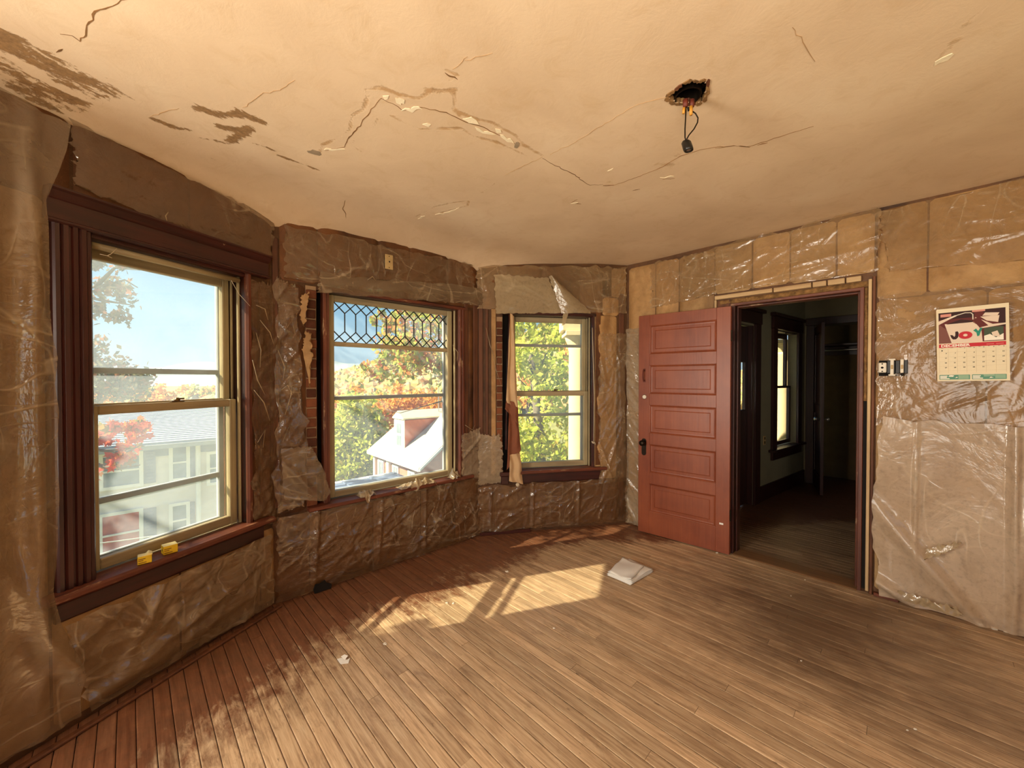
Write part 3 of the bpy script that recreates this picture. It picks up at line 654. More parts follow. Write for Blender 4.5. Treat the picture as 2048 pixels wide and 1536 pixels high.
# ------------------------------------------------------------------ plastic sheets
def interp(pl, t):
    pl = np.array(pl, float); d = np.r_[0, np.cumsum(np.hypot(*np.diff(pl, axis=0).T))]; d /= d[-1]
    return np.interp(t, d, pl[:, 0]), np.interp(t, d, pl[:, 1])
def sheet(name, w, left, right, y, amp, seed, mat, label, cat='plastic sheet', n=60, am=None, asd=.5, big=.02, folds=(), edge=.006, res=.0095, lr=(.06, .35), wr=(.003, .014), yfn=None):
    a, b_ = np.array(left, float), np.array(right, float)
    wid = max(np.hypot(*(a[0] - b_[0])), np.hypot(*(a[-1] - b_[-1])), .05); hei = max(np.hypot(*np.diff(a, axis=0).T).sum(), np.hypot(*np.diff(b_, axis=0).T).sum())
    nu, nv = max(5, int(wid / res)), max(5, int(hei / res)); S, T = np.meshgrid(np.linspace(0, 1, nu), np.linspace(0, 1, nv))
    lu, lz = interp(left, T[:, 0]); ru, rz = interp(right, T[:, 0]); U = lu[:, None] * (1 - S) + ru[:, None] * S; Z = lz[:, None] * (1 - S) + rz[:, None] * S
    g = np.random.default_rng(seed + 9); ev = lambda k, m: np.interp(np.linspace(0, 1, m), np.linspace(0, 1, 24), g.normal(0, edge, 24))
    U[:, 0] += ev(0, nv); U[:, -1] += ev(1, nv); Z[-1] += ev(2, nu); Z[0] += np.abs(ev(3, nu))
    H = crumple(U, Z, seed, n, amp, lr, wr, am, asd) + big * .5 * (1 + snoise(U, Z, seed + 5, 2, .9)) * .6
    for fu, fz, fa, L, wd, k in folds:
        du, dz = U - fu, Z - fz; s = du * np.cos(fa) + dz * np.sin(fa); t = -du * np.sin(fa) + dz * np.cos(fa)
        H += k * np.exp(-(t / wd) ** 2) * np.exp(-(s / L) ** 2)
    if yfn is not None: H = H + yfn(U, Z, S, T)
    Y = y - np.clip(H, -.006, .25)
    o = grid_mesh(name, np.stack([U, Y, Z], -1), nu, nv, M[mat], None, w.m)
    return tag(o, label, cat)
h1 = lambda px, py, y=-.03: W1.hit(px, py, y)
h2 = lambda px, py, y=-.03: W2.hit(px, py, y)
h3 = lambda px, py, y=-.03: W3.hit(px, py, y)
h4 = lambda px, py, y=-.03: W4.hit(px, py, y)
# left wall
sheet('plastic_curtain', W1, [(-1.0, .0), (-1.0, 2.53)], [h1(170, 1432, -.09), h1(158, 1330, -.09), h1(126, 1245, -.09), h1(112, 1180, -.09), h1(120, 1000, -.07), h1(108, 700, -.07), h1(96, 470, -.07), h1(90, 400, -.07), h1(120, 345, -.07), h1(138, 250, -.06)], -.05, .010, 21, 'film_brown',
      'tall milky plastic curtain hanging left of the left window', n=60, am=math.pi / 2, asd=.25, lr=(.3, 1.2), wr=(.01, .05), big=.05,
      folds=[(-.16, 1.3, 1.57, 1.2, .03, .035), (-.30, 1.2, 1.55, 1.4, .05, .05), (-.48, 1.0, 1.6, 1.4, .04, .04), (-.62, 1.4, 1.55, 1.0, .05, .06), (-.12, .4, 1.9, .5, .04, .04), (-.05, .25, 2.1, .4, .03, .03)])
sheet('plastic_sheet', W1, [h1(150, 375), h1(146, 240)], [h1(540, 524), h1(552, 440)], -.022, .006, 22, 'film_base', 'clear plastic strip over stained paper above the left window', n=40, am=.0, asd=.35, edge=.012)
sheet('plastic_sheet', W1, [h1(178, 1425, -.03), h1(128, 1250, -.03)], [h1(546, 1205, -.03), h1(538, 1068, -.03)], -.030, .010, 23, 'film_brown', 'sagging plastic sheet below the left window sill', n=50, am=.35, asd=.6, big=.03, lr=(.15, .6), wr=(.008, .03),
      folds=[(.18, .36, -1.0, .18, .02, .022), (.22, .38, -2.0, .18, .02, .022), (.42, .22, .3, .35, .03, .03), (.35, .12, .1, .4, .03, .02), (.10, .38, 2.4, .15, .014, .02)])
sheet('plastic_sheet', W1, [(.738, .57), (.738, 1.3), (.735, 2.04)], [(.93, .50), (.915, 1.3), (.925, 2.05)], -.020, .012, 24, 'film_base', 'torn clear film between the left window and the first bay corner', n=90, am=1.2, asd=.7, edge=.012, lr=(.05, .25))
# middle wall
sheet('plastic_sheet', W2, [h2(572, 560), h2(568, 450)], [h2(955, 604), h2(940, 527)], -.03, .007, 31, 'film_base', 'clear plastic stretched over brown batts above the leaded window', n=60, am=.1, asd=.6, edge=.012)
sheet('rolled_plastic', W2, [h2(636, 585, -.05), h2(640, 545, -.05)], [h2(965, 612, -.05), h2(960, 575, -.05)], -.035, .006, 32, 'film_brown', 'rolled dusty plastic sagging along the head of the leaded window', n=24, am=.0, asd=.15, edge=.01, yfn=lambda U, Z, S, T: .022 * np.sin(np.pi * T) + .005 * np.sin(7 * np.pi * S))
sheet('plastic_sheet', W2, [(.02, .01), (.02, .56)], [(1.64, .01), (1.62, .56)], -.035, .011, 33, 'film_base', 'crinkled plastic sheet below the leaded window sill', n=150, am=.45, asd=.6, big=.02, edge=.01,
      folds=[(.25, .3, 1.5, .3, .015, .02), (.70, .3, 1.5, .3, .012, .015), (1.08, .3, 1.55, .3, .012, .015)])
sheet('plastic_sheet', W2, [(.02, .58), (.03, 2.1)], [(.19, .60), (.20, 1.0), (.17, 1.5), (.15, 2.05)], -.022, .011, 34, 'film_base', 'shiny torn film beside the exposed brick left of the leaded window', n=110, edge=.016, lr=(.04, .22))
sheet('kraft_flap', W2, [h2(568, 1000, -.06), h2(562, 897, -.06)], [h2(650, 1003, -.06), h2(662, 985, -.06), h2(645, 935, -.06), h2(622, 893, -.05)], -.05, .005, 35, 'film_brown', 'pale peeling sheet flap at lower left corner of the leaded window', n=14, am=.9, asd=.5, edge=.004, folds=[(.16, .78, -.9, .2, .02, .02)])
sheet('torn_kraft_edge', W2, [h2(604, 700, -.03), h2(612, 665, -.03)], [h2(618, 780, -.03), h2(620, 668, -.03)], -.03, .006, 36, 'kraft', 'torn curling kraft paper edge against the brick strip', 'torn paper', n=10, edge=.008, yfn=lambda U, Z, S, T: .03 * S)
sheet('torn_kraft_edge', W2, [h2(600, 640, -.03), h2(602, 592, -.03)], [h2(606, 655, -.04), h2(614, 585, -.03)], -.03, .006, 37, 'kraft', 'small curled kraft tear near the head of the brick strip', 'torn paper', n=8, edge=.006, yfn=lambda U, Z, S, T: .03 * S)
sheet('plastic_sheet', W2, [h2(925, 955), h2(920, 870)], [(1.648, .52), (1.645, 1.0)], -.03, .007, 38, 'film_milky', 'pale plastic patch under the right end of the leaded window', n=24, edge=.008, folds=[(1.52, .80, .7, .2, .012, .02)])
# far wall
sheet('plastic_sheet', W3, [h3(992, 628, -.04), h3(990, 548, -.04)], [h3(1128, 626, -.06), h3(1098, 556, -.05)], -.035, .006, 41, 'film_pale', 'pale plastic panel tacked above the far window', n=22, am=.1, asd=.5, edge=.006)
sheet('plastic_flap', W3, [h3(1125, 627, -.07), h3(1098, 553, -.05)], [h3(1183, 627, -.07), h3(1181, 622, -.07), h3(1104, 552, -.05)], -.05, .004, 42, 'film_pale', 'folded triangular plastic flap over far window corner', n=10, am=-.8, asd=.3, edge=.003, yfn=lambda U, Z, S, T: .03 * np.sin(np.pi * S))
sheet('plastic_tail', W3, [h3(1124, 652, -.06), h3(1127, 624, -.06)], [h3(1131, 648, -.06), h3(1138, 624, -.06)], -.05, .003, 43, 'film_pale', 'small plastic tail dangling before the far window glass', n=4, edge=.002)
sheet('plastic_sheet', W3, [(.0, .03), (.0, .46)], [(1.49, .03), (1.49, .46)], -.035, .010, 44, 'film_base', 'crinkled plastic sheet along the base of far bay wall', n=120, am=.9, asd=.6, edge=.01, folds=[(.12, .25, 1.55, .3, .01, .015), (.52, .25, 1.55, .3, .012, .015), (.98, .25, 1.55, .3, .012, .015)])
sheet('plastic_sheet', W3, [(1.20, .42), (1.19, 1.0), (1.20, 1.9)], [(1.485, .42), (1.48, 1.9)], -.025, .010, 45, 'film', 'wrinkled film on the far wall between window and corner', n=80, am=1.3, asd=.5, edge=.01, folds=[(1.28, .6, 1.9, .2, .014, .03), (1.30, .62, 1.2, .2, .014, .03)])
sheet('plastic_sheet', W3, [(.0, .47), (.0, .95)], [(.225, .48), (.215, .92)], -.025, .004, 46, 'film_milky', 'cloudy plastic patch at left of far window over brick', n=40, edge=.01)
sheet('plastic_sheet', W3, [(.0, 2.09), (.0, 2.5)], [(1.48, 2.1), (1.48, 2.56)], -.02, .006, 47, 'film', 'clear film across the far bay wall below the ceiling', n=50, am=.1, asd=.6, edge=.01)
# right wall
sheet('plastic_sheet', W4, [(.015, .01), (.015, 1.95)], [(.84, .01), (.84, 1.95)], -.020, .013, 51, 'film_milky', 'bright creased plastic on the wall behind the open door', n=130, am=-.9, asd=.3, edge=.006, lr=(.2, .7))
sheet('plastic_sheet', W4, [h4(1303, 618), h4(1300, 527)], [h4(1432, 590), h4(1430, 505)], -.026, .006, 52, 'film', 'clear plastic over paper batts left of the doorway head', n=50, edge=.012)
sheet('plastic_sheet', W4, [h4(1366, 596), h4(1366, 512)], [h4(1755, 545), h4(1760, 415)], -.032, .007, 53, 'film_flat', 'loose dusty plastic sheet above the doorway', n=70, am=.25, asd=.4, big=.03, edge=.012, folds=[(1.2, 2.22, .15, .4, .03, .02), (1.45, 2.3, .1, .3, .02, .015)])
sheet('plastic_sheet', W4, [h4(1775, 545), h4(1755, 425)], [(3.6, 2.0), (3.6, 2.57)], -.028, .006, 54, 'film_flat', 'dusty clear film across paper batts above the calendar', n=110, am=.3, asd=.9, big=.015, edge=.01)
sheet('plastic_sheet', W4, [(1.835, 1.14), (1.835, 2.0)], [(3.6, 1.14), (3.6, 1.99)], -.022, .006, 58, 'film_flat', 'creased clear film around and under the calendar', n=70, am=.5, asd=.8, big=.015, edge=.008)
sheet('plastic_sheet', W4, [h4(1760, 1190, -.05), h4(1744, 1060, -.05), h4(1752, 940, -.05), h4(1764, 835, -.04)], [(3.6, .03), (3.6, 1.16)], -.045, .004, 55, 'film_soft', 'milky plastic sheet hanging from mid wall to floor right of doorway', n=60, am=1.4, asd=.6, big=.04, edge=.008, lr=(.15, .7), wr=(.01, .03),
      folds=[(2.02, .65, 1.57, .45, .008, .018), (2.40, .75, 1.57, .5, .016, .05), (2.44, .6, 1.5, .5, .02, .03), (2.02, .35, -.95, .35, .04, .04), (1.90, .10, -.5, .2, .03, .05), (2.2, .15, 2.2, .3, .03, .04)])
sheet('torn_plastic_tongue', W4, h4 and [h4(1848, 1122, -.10), h4(1852, 1098, -.10)], [h4(1905, 1100, -.10), h4(1925, 1080, -.09)], -.09, .012, 56, 'film_pale', 'white crumpled tear bulging from the milky sheet', n=24, edge=.006, lr=(.02, .08), wr=(.004, .012), res=.007)
sheet('crumpled_plastic', W4, [h4(1788, 1200, -.13), h4(1792, 1180, -.10)], [h4(1925, 1240, -.13), h4(1915, 1215, -.10)], -.09, .016, 57, 'film_pale', 'bunched white plastic along the floor right of the doorway', n=50, edge=.008, lr=(.02, .1), wr=(.004, .014), res=.008)
# stray shiny strands of torn film
def strand(pts, r, label, group=None):
    o = MB().tube(pts, r, 5).build('film_strand', M['film_pale'], None, None, True); tag(o, label, 'plastic strand', group)
def wpts(h, w, pts, y): return [w.P(*(lambda q: (q[0], y, q[1]))(w.hit(px, py, y))) for px, py in pts]
for w, pts, lb in ((W1, [(512, 665), (522, 700), (520, 735)], 'glinting film strand just right of the left window, mid height'), (W1, [(515, 885), (530, 860), (526, 895)], 'glinting hooked film strand low beside the left window'), (W1, [(520, 640), (540, 665), (548, 690)], 'glinting film strand high between left window and bay corner'), (W1, [(508, 780), (528, 805), (540, 842)], 'long film strand across the torn film beside the left window'),
                   (W1, [(512, 610), (530, 618), (536, 640)], 'short film strand under the right end of the left window head'), (W1, [(505, 720), (515, 760), (530, 790)], 'slanting film strand by the meeting rail of the left window'), (W2, [(565, 885), (580, 850), (578, 880)], 'hooked film strand above the pale flap near the brick strip'), (W2, [(563, 780), (575, 770), (585, 790)], 'small film strand left of the brick strip, mid height'), (W2, [(570, 830), (582, 790), (584, 772)], 'upright film strand left of the brick strip'),
                   (W2, [(574, 655), (584, 640), (590, 668)], 'small film strand left of the top of the brick strip'), (W2, [(556, 700), (570, 735), (566, 760)], 'bent film strand just right of the first bay corner'),
                   (W3, [(972, 655), (980, 690), (990, 720)], 'film strand on the furring left of the far window, upper of two'), (W3, [(985, 700), (992, 740), (1002, 770)], 'film strand on the furring left of the far window, lower of two'), (W2, [(930, 850), (945, 860), (950, 850)], 'small film strand above the pale patch right of leaded window'), (W2, [(905, 690), (916, 705), (914, 722)], 'white film tuft on the right casing of the leaded window'), (W2, [(735, 560), (745, 553), (752, 562)], 'small film strand above the leaded window head'),
                   (W1, [(337, 424), (331, 432), (334, 442)], 'tiny film strand on the paper above the left window'), (W1, [(440, 478), (448, 490), (455, 484)], 'tiny film strand above the right half of the left window')):
    strand(wpts(None, w, pts, -.05), [.0016, .0030, .001], lb, 'torn film strands on the bay walls')

# ------------------------------------------------------------------ windows
def bar(parent, name, x0, x1, y0, y1, z0, z1, mat, c=.004): return MB().box(x0, x1, y0, y1, z0, z1, c).build(name, M[mat], parent)
def pane(parent, x0, x1, z0, z1, y, mat='glass', name='pane'): return MB().box(x0, x1, y, y + .003, z0, z1).build(name, M[mat], parent)
def sash(parent, name, u0, u1, z0, z1, y0, y1, st, rt, rb, mats=('sash', 'sash_x'), glass_='glass'):
    b = MB(); b.box(u0, u0 + st, y0, y1, z0, z1, .004); b.box(u1 - st, u1, y0, y1, z0, z1, .004); b.cur = 1
    b.box(u0 + st, u1 - st, y0 + .001, y1 - .001, z1 - rt, z1 - .0005, .004); b.box(u0 + st, u1 - st, y0 + .001, y1 - .001, z0 + .0005, z0 + rb, .004)
    o = b.build(name, [M[mats[0]], M[mats[1]]], parent)
    if glass_: pane(o, u0 + st - .006, u1 - st + .006, z0 + rb - .006, z1 - rt + .006, (y0 + y1) / 2, glass_)
    return o
def storm(parent, u0, u1, z0, z1, bars, y=.165, gm='glass_dirty'):
    b = MB(); t = .028
    b.box(u0, u0 + t, y, y + .03, z0, z1, .003); b.box(u1 - t, u1, y, y + .03, z0, z1, .003); b.box(u0 + t, u1 - t, y, y + .03, z0, z0 + .035, .003); b.box(u0 + t, u1 - t, y, y + .03, z1 - .02, z1, .003)
    o = b.build('storm_window', M['storm'], parent)
    zs = [z0 + .03] + list(bars) + [z1 - .015]
    for zb in bars: bar(o, 'storm_bar', u0 + t, u1 - t, y, y + .03, zb - .014, zb + .014, 'storm', .003)
    for a, c in zip(zs[:-1], zs[1:]): pane(o, u0 + t - .004, u1 - t + .004, a + .008, c - .008, y + .014, gm)
    return o
def lock(parent, u, y, z): 
    b = MB(); b.box(u - .03, u + .03, y, y + .025, z, z + .006, .002); b.lathe([(.012, 0), (.013, .008), (.008, .016), (.002, .018)], lambda x, y_, h: (u + x, y + .012 + y_, z + .005 + h), 12); b.box(u - .004, u + .032, y + .006, y + .014, z + .012, z + .020, .002)
    return b.build('sash_lock', M['brass'], parent)
def jambs(parent, u0, u1, mt='trim', yin=-.004):
    for a, c in ((u0 - .022, u0), (u1, u1 + .022)):
        j = bar(parent, 'jamb', a, c, yin, TK, ZS, ZH, mt, .002)
    for x0, x1 in ((u0, u0 + .012), (u1 - .012, u1)):
        bar(parent, 'inner_stop', x0, x1, .038, .056, ZS + .01, ZH, 'sash', .003); bar(parent, 'parting_stop', x0, x1, .100, .110, ZS + .01, ZH, 'sash', .002); bar(parent, 'outer_stop', x0, x1, .150, .164, ZS + .01, ZH, 'sash', .002)
    bar(parent, 'head_jamb', u0 - .022, u1 + .022, yin, TK, ZH - .002, ZH + .02, 'trim_x', .002)
    bar(parent, 'sill', u0 - .022, u1 + .022, .055, TK + .04, ZS - .03, ZS + .004, 'sash_x', .003)
# window 1
w1 = thing('window_1', 'tall dark red double-hung window on the left wall', None, W1.m, kind='structure')
jambs(w1, .03, .715)
prof = [(-.088, 0), (-.088, -.020), (-.082, -.028), (-.070, -.030), (-.064, -.022), (-.058, -.030), (-.044, -.031), (-.040, -.022), (-.034, -.022), (-.030, -.031), (-.016, -.030), (-.010, -.022), (-.004, -.030), (.010, -.030), (.016, -.022), (.026, -.022), (.034, -.012), (.034, 0)]
b = MB(); b.ex_z(prof, .588, 2.076); b.build('side_casing', M['trim'], w1)
b = MB(); b.ex_z([(.712, .0), (.712, -.012), (.719, -.026), (.735, -.026), (.739, -.018), (.739, 0)], .588, 2.076); b.build('side_casing', M['trim_worn'], w1)
b = MB(); b.ex_x([(0, 2.075), (-.030, 2.075), (-.038, 2.081), (-.038, 2.089), (-.030, 2.094), (-.030, 2.168), (-.036, 2.172), (-.044, 2.18), (-.052, 2.198), (-.062, 2.206), (-.062, 2.214), (0, 2.214)], -.105, .848); b.build('head_casing', M['trim_x'], w1)
MB().ex_x([(.045, .555), (-.062, .555), (-.072, .563), (-.072, .578), (-.062, .587), (.045, .587)], -.128, .850).build('stool', M['trim_worn_x'], w1)
MB().ex_x([(0, .462), (-.020, .462), (-.026, .470), (-.026, .535), (-.034, .545), (-.034, .555), (0, .555)], -.094, .805).build('apron', M['trim_x'], w1)
ls = sash(w1, 'lower_sash', .043, .702, .588, 1.330, .060, .098, .038, .042, .050); lock(ls, .40, .064, 1.330)
sash(w1, 'upper_sash', .043, .702, 1.300, 2.058, .112, .148, .038, .062, .036)
storm(w1, .045, .70, .585, 2.05, [.875, 1.49], gm='glass_sun')
b = MB(); b.tube([(.05, .03, 2.035), (.70, .03, 2.035)], .015, 10); b.build('shade_roller', M['sash_x'], w1, None, True)
# window 2 with leaded transom
w2 = thing('window_2', 'wide window with leaded glass band on the middle wall', None, W2.m, kind='structure')
jambs(w2, .355, 1.435, 'trim_worn')
MB().box(.272, .333, .10, .12, ZS, ZH).build('weight_pocket', M['void'], w2)
MB().box(.312, .337, -.012, .05, ZS + .01, ZH + .01, .003).build('pocket_edge', M['trim_worn'], w2)
MB().ex_z([(1.437, 0), (1.437, -.012), (1.443, -.022), (1.452, -.024), (1.457, -.014), (1.466, -.014), (1.472, -.026), (1.486, -.026), (1.492, -.015), (1.492, 0)], .59, 2.07).build('side_casing', M['trim_worn'], w2)
MB().ex_x([(0, 2.062), (-.020, 2.062), (-.026, 2.068), (-.026, 2.082), (-.018, 2.09), (0, 2.09)], .30, 1.50).build('head_casing', M['trim_worn_x'], w2)
MB().ex_x([(.05, .560), (-.060, .560), (-.068, .566), (-.068, .58), (-.060, .587), (.05, .587)], .205, 1.562).build('stool', M['trim_worn_x'], w2)
MB().ex_x([(0, .53), (-.02, .53), (-.024, .56), (0, .56)], .26, 1.50).build('apron', M['trim_x'], w2)
s2 = sash(w2, 'picture_sash', .367, 1.423, .588, 2.058, .075, .115, .046, .045, .045, glass_=None)
bar(s2, 'transom_rail', .412, 1.378, .076, .114, 1.690, 1.722, 'sash_x'); pane(s2, .406, 1.384, .626, 1.696, .095)
X0, X1, Z0, Z1 = .413, 1.377, 1.722, 2.013; NC = 12; dx = (X1 - X0) / NC; zl, zm1, zm2, zh = Z0, Z0 + .27 * (Z1 - Z0), Z1 - .27 * (Z1 - Z0), Z1
ql, qh = (zl + zm1) / 2, (zm2 + zh) / 2
def lead(pts):
    c = np.mean(pts, 0); p = [(c[0] + (x - c[0]) * .985, c[1] + (z - c[1]) * .985) for x, z in pts]
    MB().ex_y(p, .093, .0955).build('leaded_pane', M['glass'], s2)
cm = MB()
def came(a, c):
    d = np.array(c) - np.array(a); L = np.linalg.norm(d); d = d / L; m = np.array([-d[1], d[0]]) * .0032
    a, c = np.array(a), np.array(c); cm.ex_y([tuple(a - m), tuple(c - m), tuple(c + m), tuple(a + m)], .090, .0985)
for i in range(NC):
    x0, x1 = X0 + i * dx, X0 + (i + 1) * dx; xm = (x0 + x1) / 2
    lead([(x0, zm1), (xm, ql), (x1, zm1), (x1, zm2), (xm, qh), (x0, zm2)])
    lead([(x0, zl), (x1, zl), (xm, ql)]); lead([(x0, zh), (xm, qh), (x1, zh)])
    came((x0, zm2), (x1, zh)); came((x0, zh), (x1, zm2)); came((x0, zm1), (x1, zl)); came((x0, zl), (x1, zm1))
    if i:
        came((x0, zm1), (x0, zm2)); lead([(x0, zl), (x0 + dx / 2, ql), (x0, zm1), (x0 - dx / 2, ql)]); lead([(x0, zm2), (x0 + dx / 2, qh), (x0, zh), (x0 - dx / 2, qh)])
lead([(X0, zl), (X0 + dx / 2, ql), (X0, zm1)]); lead([(X1, zl), (X1, zm1), (X1 - dx / 2, ql)]); lead([(X0, zm2), (X0 + dx / 2, qh), (X0, zh)]); lead([(X1, zm2), (X1, zh), (X1 - dx / 2, qh)])
tag(cm.build('lead_came', M['lead'], s2), kind='stuff')
storm(w2, .37, 1.42, .585, 2.05, [1.305])
# window 3
w3 = thing('window_3', 'narrow cream double-hung window on the far bay wall', None, W3.m, kind='structure')
jambs(w3, .330, 1.130)
MB().box(.237, .308, .10, .12, ZS, ZH).build('weight_pocket', M['void'], w3)
MB().ex_z([(1.132, 0), (1.132, -.012), (1.138, -.022), (1.150, -.024), (1.155, -.015), (1.155, 0)], .588, 2.08).build('side_casing', M['trim'], w3)
MB().ex_x([(0, 2.062), (-.020, 2.062), (-.024, 2.07), (-.024, 2.088), (0, 2.094)], .29, 1.16).build('head_casing', M['trim_x'], w3)
MB().ex_x([(.05, .556), (-.055, .556), (-.062, .562), (-.062, .578), (-.055, .586), (.05, .586)], .36, 1.268).build('stool', M['trim_worn_x'], w3)
MB().ex_x([(0, .462), (-.022, .462), (-.028, .47), (-.028, .556), (0, .556)], .40, 1.225).build('apron', M['trim_x'], w3)
b = MB(); b.box(.205, .31, -.05, .0, .545, .582, .004); b.box(.215, .29, -.04, 0, .465, .545, .006); b.build('broken_stool_end', M['trim_x'], w3)
l3 = sash(w3, 'lower_sash', .343, 1.118, .588, 1.330, .060, .098, .042, .046, .048); lock(l3, .78, .064, 1.330)
sash(w3, 'upper_sash', .343, 1.118, 1.300, 2.058, .112, .148, .042, .050, .034)
storm(w3, .345, 1.116, .585, 2.05, [1.09, 1.785], gm='glass_light')

# ------------------------------------------------------------------ doorway and open door
d1 = thing('door_1', 'open red-brown five-panel door folded back beside the doorway', None, W4.m, kind='structure')
for (nm, u0, u1, y0, y1, z0, z1, mt) in (('jamb', .945, .980, -.010, .125, 0, 2.075, 'trim'), ('jamb', 1.745, 1.768, -.012, .125, 0, 2.060, 'trim_worn'), ('door_stop', 1.732, 1.746, .035, .125, 0, 2.055, 'trim_worn'), ('door_stop', .978, .992, .045, .125, 0, 2.055, 'trim'),
                                         ('head_jamb', .945, 1.768, -.012, .125, 2.052, 2.074, 'trim_worn_x'), ('door_stop', .98, 1.745, .04, .125, 2.040, 2.053, 'trim_worn_x'),
                                         ('lath_strip', 1.789, 1.806, -.034, .0, .02, 2.118, 'lath'), ('dark_batten', 1.808, 1.824, -.024, .0, .0, 2.135, 'furring'), ('stud_edge', 1.768, 1.790, .0, .03, .0, 2.1, 'furring')):
    bar(d1, nm, u0, u1, y0, y1, z0, z1, mt, .003)
bar(d1, 'recess_shade', 1.769, 1.788, -.004, .004, .02, 1.30, 'void', .001)  # dark bar painting the shade of the gap beside the jamb
def rubble_bar(u0, u1, z0, z1, seed, parent, name='crumbled_fill'):
    nu, nv = max(4, int((u1 - u0) / .006)), max(4, int((z1 - z0) / .006)); U, Z = np.meshgrid(np.linspace(u0, u1, nu), np.linspace(z0, z1, nv))
    g = np.random.default_rng(seed); H = .010 + .008 * snoise(U, Z, seed, 3, 12) + g.normal(0, .0015, U.shape); H[0] = H[-1] = 0; H[:, 0] = 0; H[:, -1] = 0
    return grid_mesh(name, np.stack([U, -.002 - np.clip(H, 0, .03), Z], -1), nu, nv, M['rubble'], parent)
rubble_bar(1.769, 1.789, 1.30, 2.07, 3, d1); rubble_bar(.86, 1.80, 2.074, 2.112, 4, d1)
x = .83
for L in (.42, .24, .085, .10, .085):
    bar(d1, 'lath_block', x, x + L - .008, -.030 - R.uniform(0, .006), 0, 2.116 + R.uniform(-.003, .003), 2.150, 'lath_x', .003); x += L
bar(d1, 'lath_strip', .828, .842, -.03, 0, 2.03, 2.115, 'lath', .002); bar(d1, 'stud_edge', .845, .945, -.006, .0, 2.02, 2.112, 'furring', .002)
# threshold
MB().ex_x([(-.03, 0), (-.02, .006), (.13, .008), (.145, 0)], .98, 1.745).build('threshold', wood('worn_threshold', lin(96, 66, 42), lin(140, 104, 70), 0, wear=lin(176, 138, 100)), d1)
# leaf: local frame, x from hinge (0) to free edge (LW), z up, front towards the room at y = 0, back at +TH_
LW, TL, LH = .775, .040, 2.035
hp = W4.P(.968, -.074, .008); fp = W4.P(.205, -.125, .008); ang = math.atan2(fp.y - hp.y, fp.x - hp.x)
lm = W4.m.inverted() @ (Matrix.Translation(hp) @ Matrix.Rotation(ang, 4, 'Z'))
leaf = bpy.data.objects.new('door_leaf', None); COL.objects.link(leaf); leaf.parent = d1; leaf.matrix_local = lm
# rotated frame: +y of the leaf points to the room, so the front face is y = 0 and the body lies at y < 0
S_, rails_z = .105, [(0, .205), (.467, .572), (.834, .939), (1.201, 1.306), (1.568, 1.673), (1.935, LH)]
for u0, u1 in ((0, S_), (LW - S_, LW)): bar(leaf, 'stile', u0, u1, -TL, 0, 0, LH, 'door', .002)
for z0, z1 in rails_z: bar(leaf, 'rail', S_, LW - S_, -TL + .0005, -.0005, z0 + .0004, z1 - .0004, 'door', .0015)
for (a, z0), (z1, c) in zip(rails_z[:-1], rails_z[1:]):
    z0_, z1_ = z0, z1; b = MB(); x0, x1 = S_, LW - S_
    def ringv(i, y): return [(x0 + i, y, z0_ + i), (x1 - i, y, z0_ + i), (x1 - i, y, z1_ - i), (x0 + i, y, z1_ - i)]
    rings = [ringv(0, -.001), ringv(.006, -.004), ringv(.012, -.012), ringv(.020, -.013), ringv(.045, -.0125), ringv(.052, -.0085)]
    V = [p for r_ in rings for p in r_]; Fs = [(k * 4 + i, k * 4 + (i + 1) % 4, (k + 1) * 4 + (i + 1) % 4, (k + 1) * 4 + i) for k in range(len(rings) - 1) for i in range(4)]
    k = (len(rings) - 1) * 4; Fs.append((k, k + 1, k + 2, k + 3)); b.add(V, Fs)
    k = len(V); b.box(x0, x1, -TL + .004, -.016, z0_, z1_)
    b.build('panel', M['door'], leaf, None)
def plate(z0, z1, xc, wd, mat, name):
    n = 8; pts = [(xc - wd / 2, z0 + .02)] + [(xc - wd / 2 * math.cos(t), z0 + .02 - .02 * math.sin(t)) for t in np.linspace(.2, math.pi - .2, 5)] + [(xc + wd / 2, z0 + .02), (xc + wd / 2, z1 - .02)] + [(xc + wd / 2 * math.cos(t), z1 - .02 + .02 * math.sin(t)) for t in np.linspace(.2, math.pi - .2, 5)] + [(xc - wd / 2, z1 - .02)]
    return MB().ex_y(pts, 0, .005).build(name, M[mat], leaf)
ep = plate(.725, .885, LW - .055, .042, 'metal_dark', 'escutcheon')
MB().lathe([(.011, 0), (.011, .022), (.020, .028), (.027, .040), (.026, .052), (.016, .060), (.004, .062)], lambda x, y, h: (LW - .055 + x, .004 + h, .845 + y), 18).build('door_knob', M['metal_dark'], leaf, None, True)
MB().lathe([(.006, 0), (.006, .002)], lambda x, y, h: (LW - .055 + x, .0045 + h, .775 + y), 10).build('keyhole', M['void'], leaf)
MB().lathe([(.018, 0), (.018, .016), (.015, .018)], lambda x, y, h: (LW - .062 + x, h, 1.275 + y), 18).build('lock_cylinder', M['white_plastic'], leaf)
MB().lathe([(.021, 0), (.021, .003)], lambda x, y, h: (LW - .058 + x, h - .0015, 1.275 + y), 18).build('lock_bore', M['void'], leaf)
b = MB(); b.tube([(LW - .055, .002, 1.425), (LW - .055, .024, 1.432), (LW - .055, .030, 1.455), (LW - .055, .030, 1.495), (LW - .055, .024, 1.518), (LW - .055, .002, 1.525)], .006, 8); b.box(LW - .067, LW - .043, 0, .004, 1.412, 1.435, .002); b.box(LW - .067, LW - .043, 0, .004, 1.515, 1.538, .002)
b.build('pull_handle', M['redwire'], leaf)
for z in (.28, 1.75): MB().tube([(-.006, -.004, z), (-.006, -.004, z + .09)], .007, 8).build('hinge', M['metal_dark'], leaf)
MB().box(.045, .075, -.0, .0015, .235, .250, .001).build('paint_scrape', M['paper'], leaf)

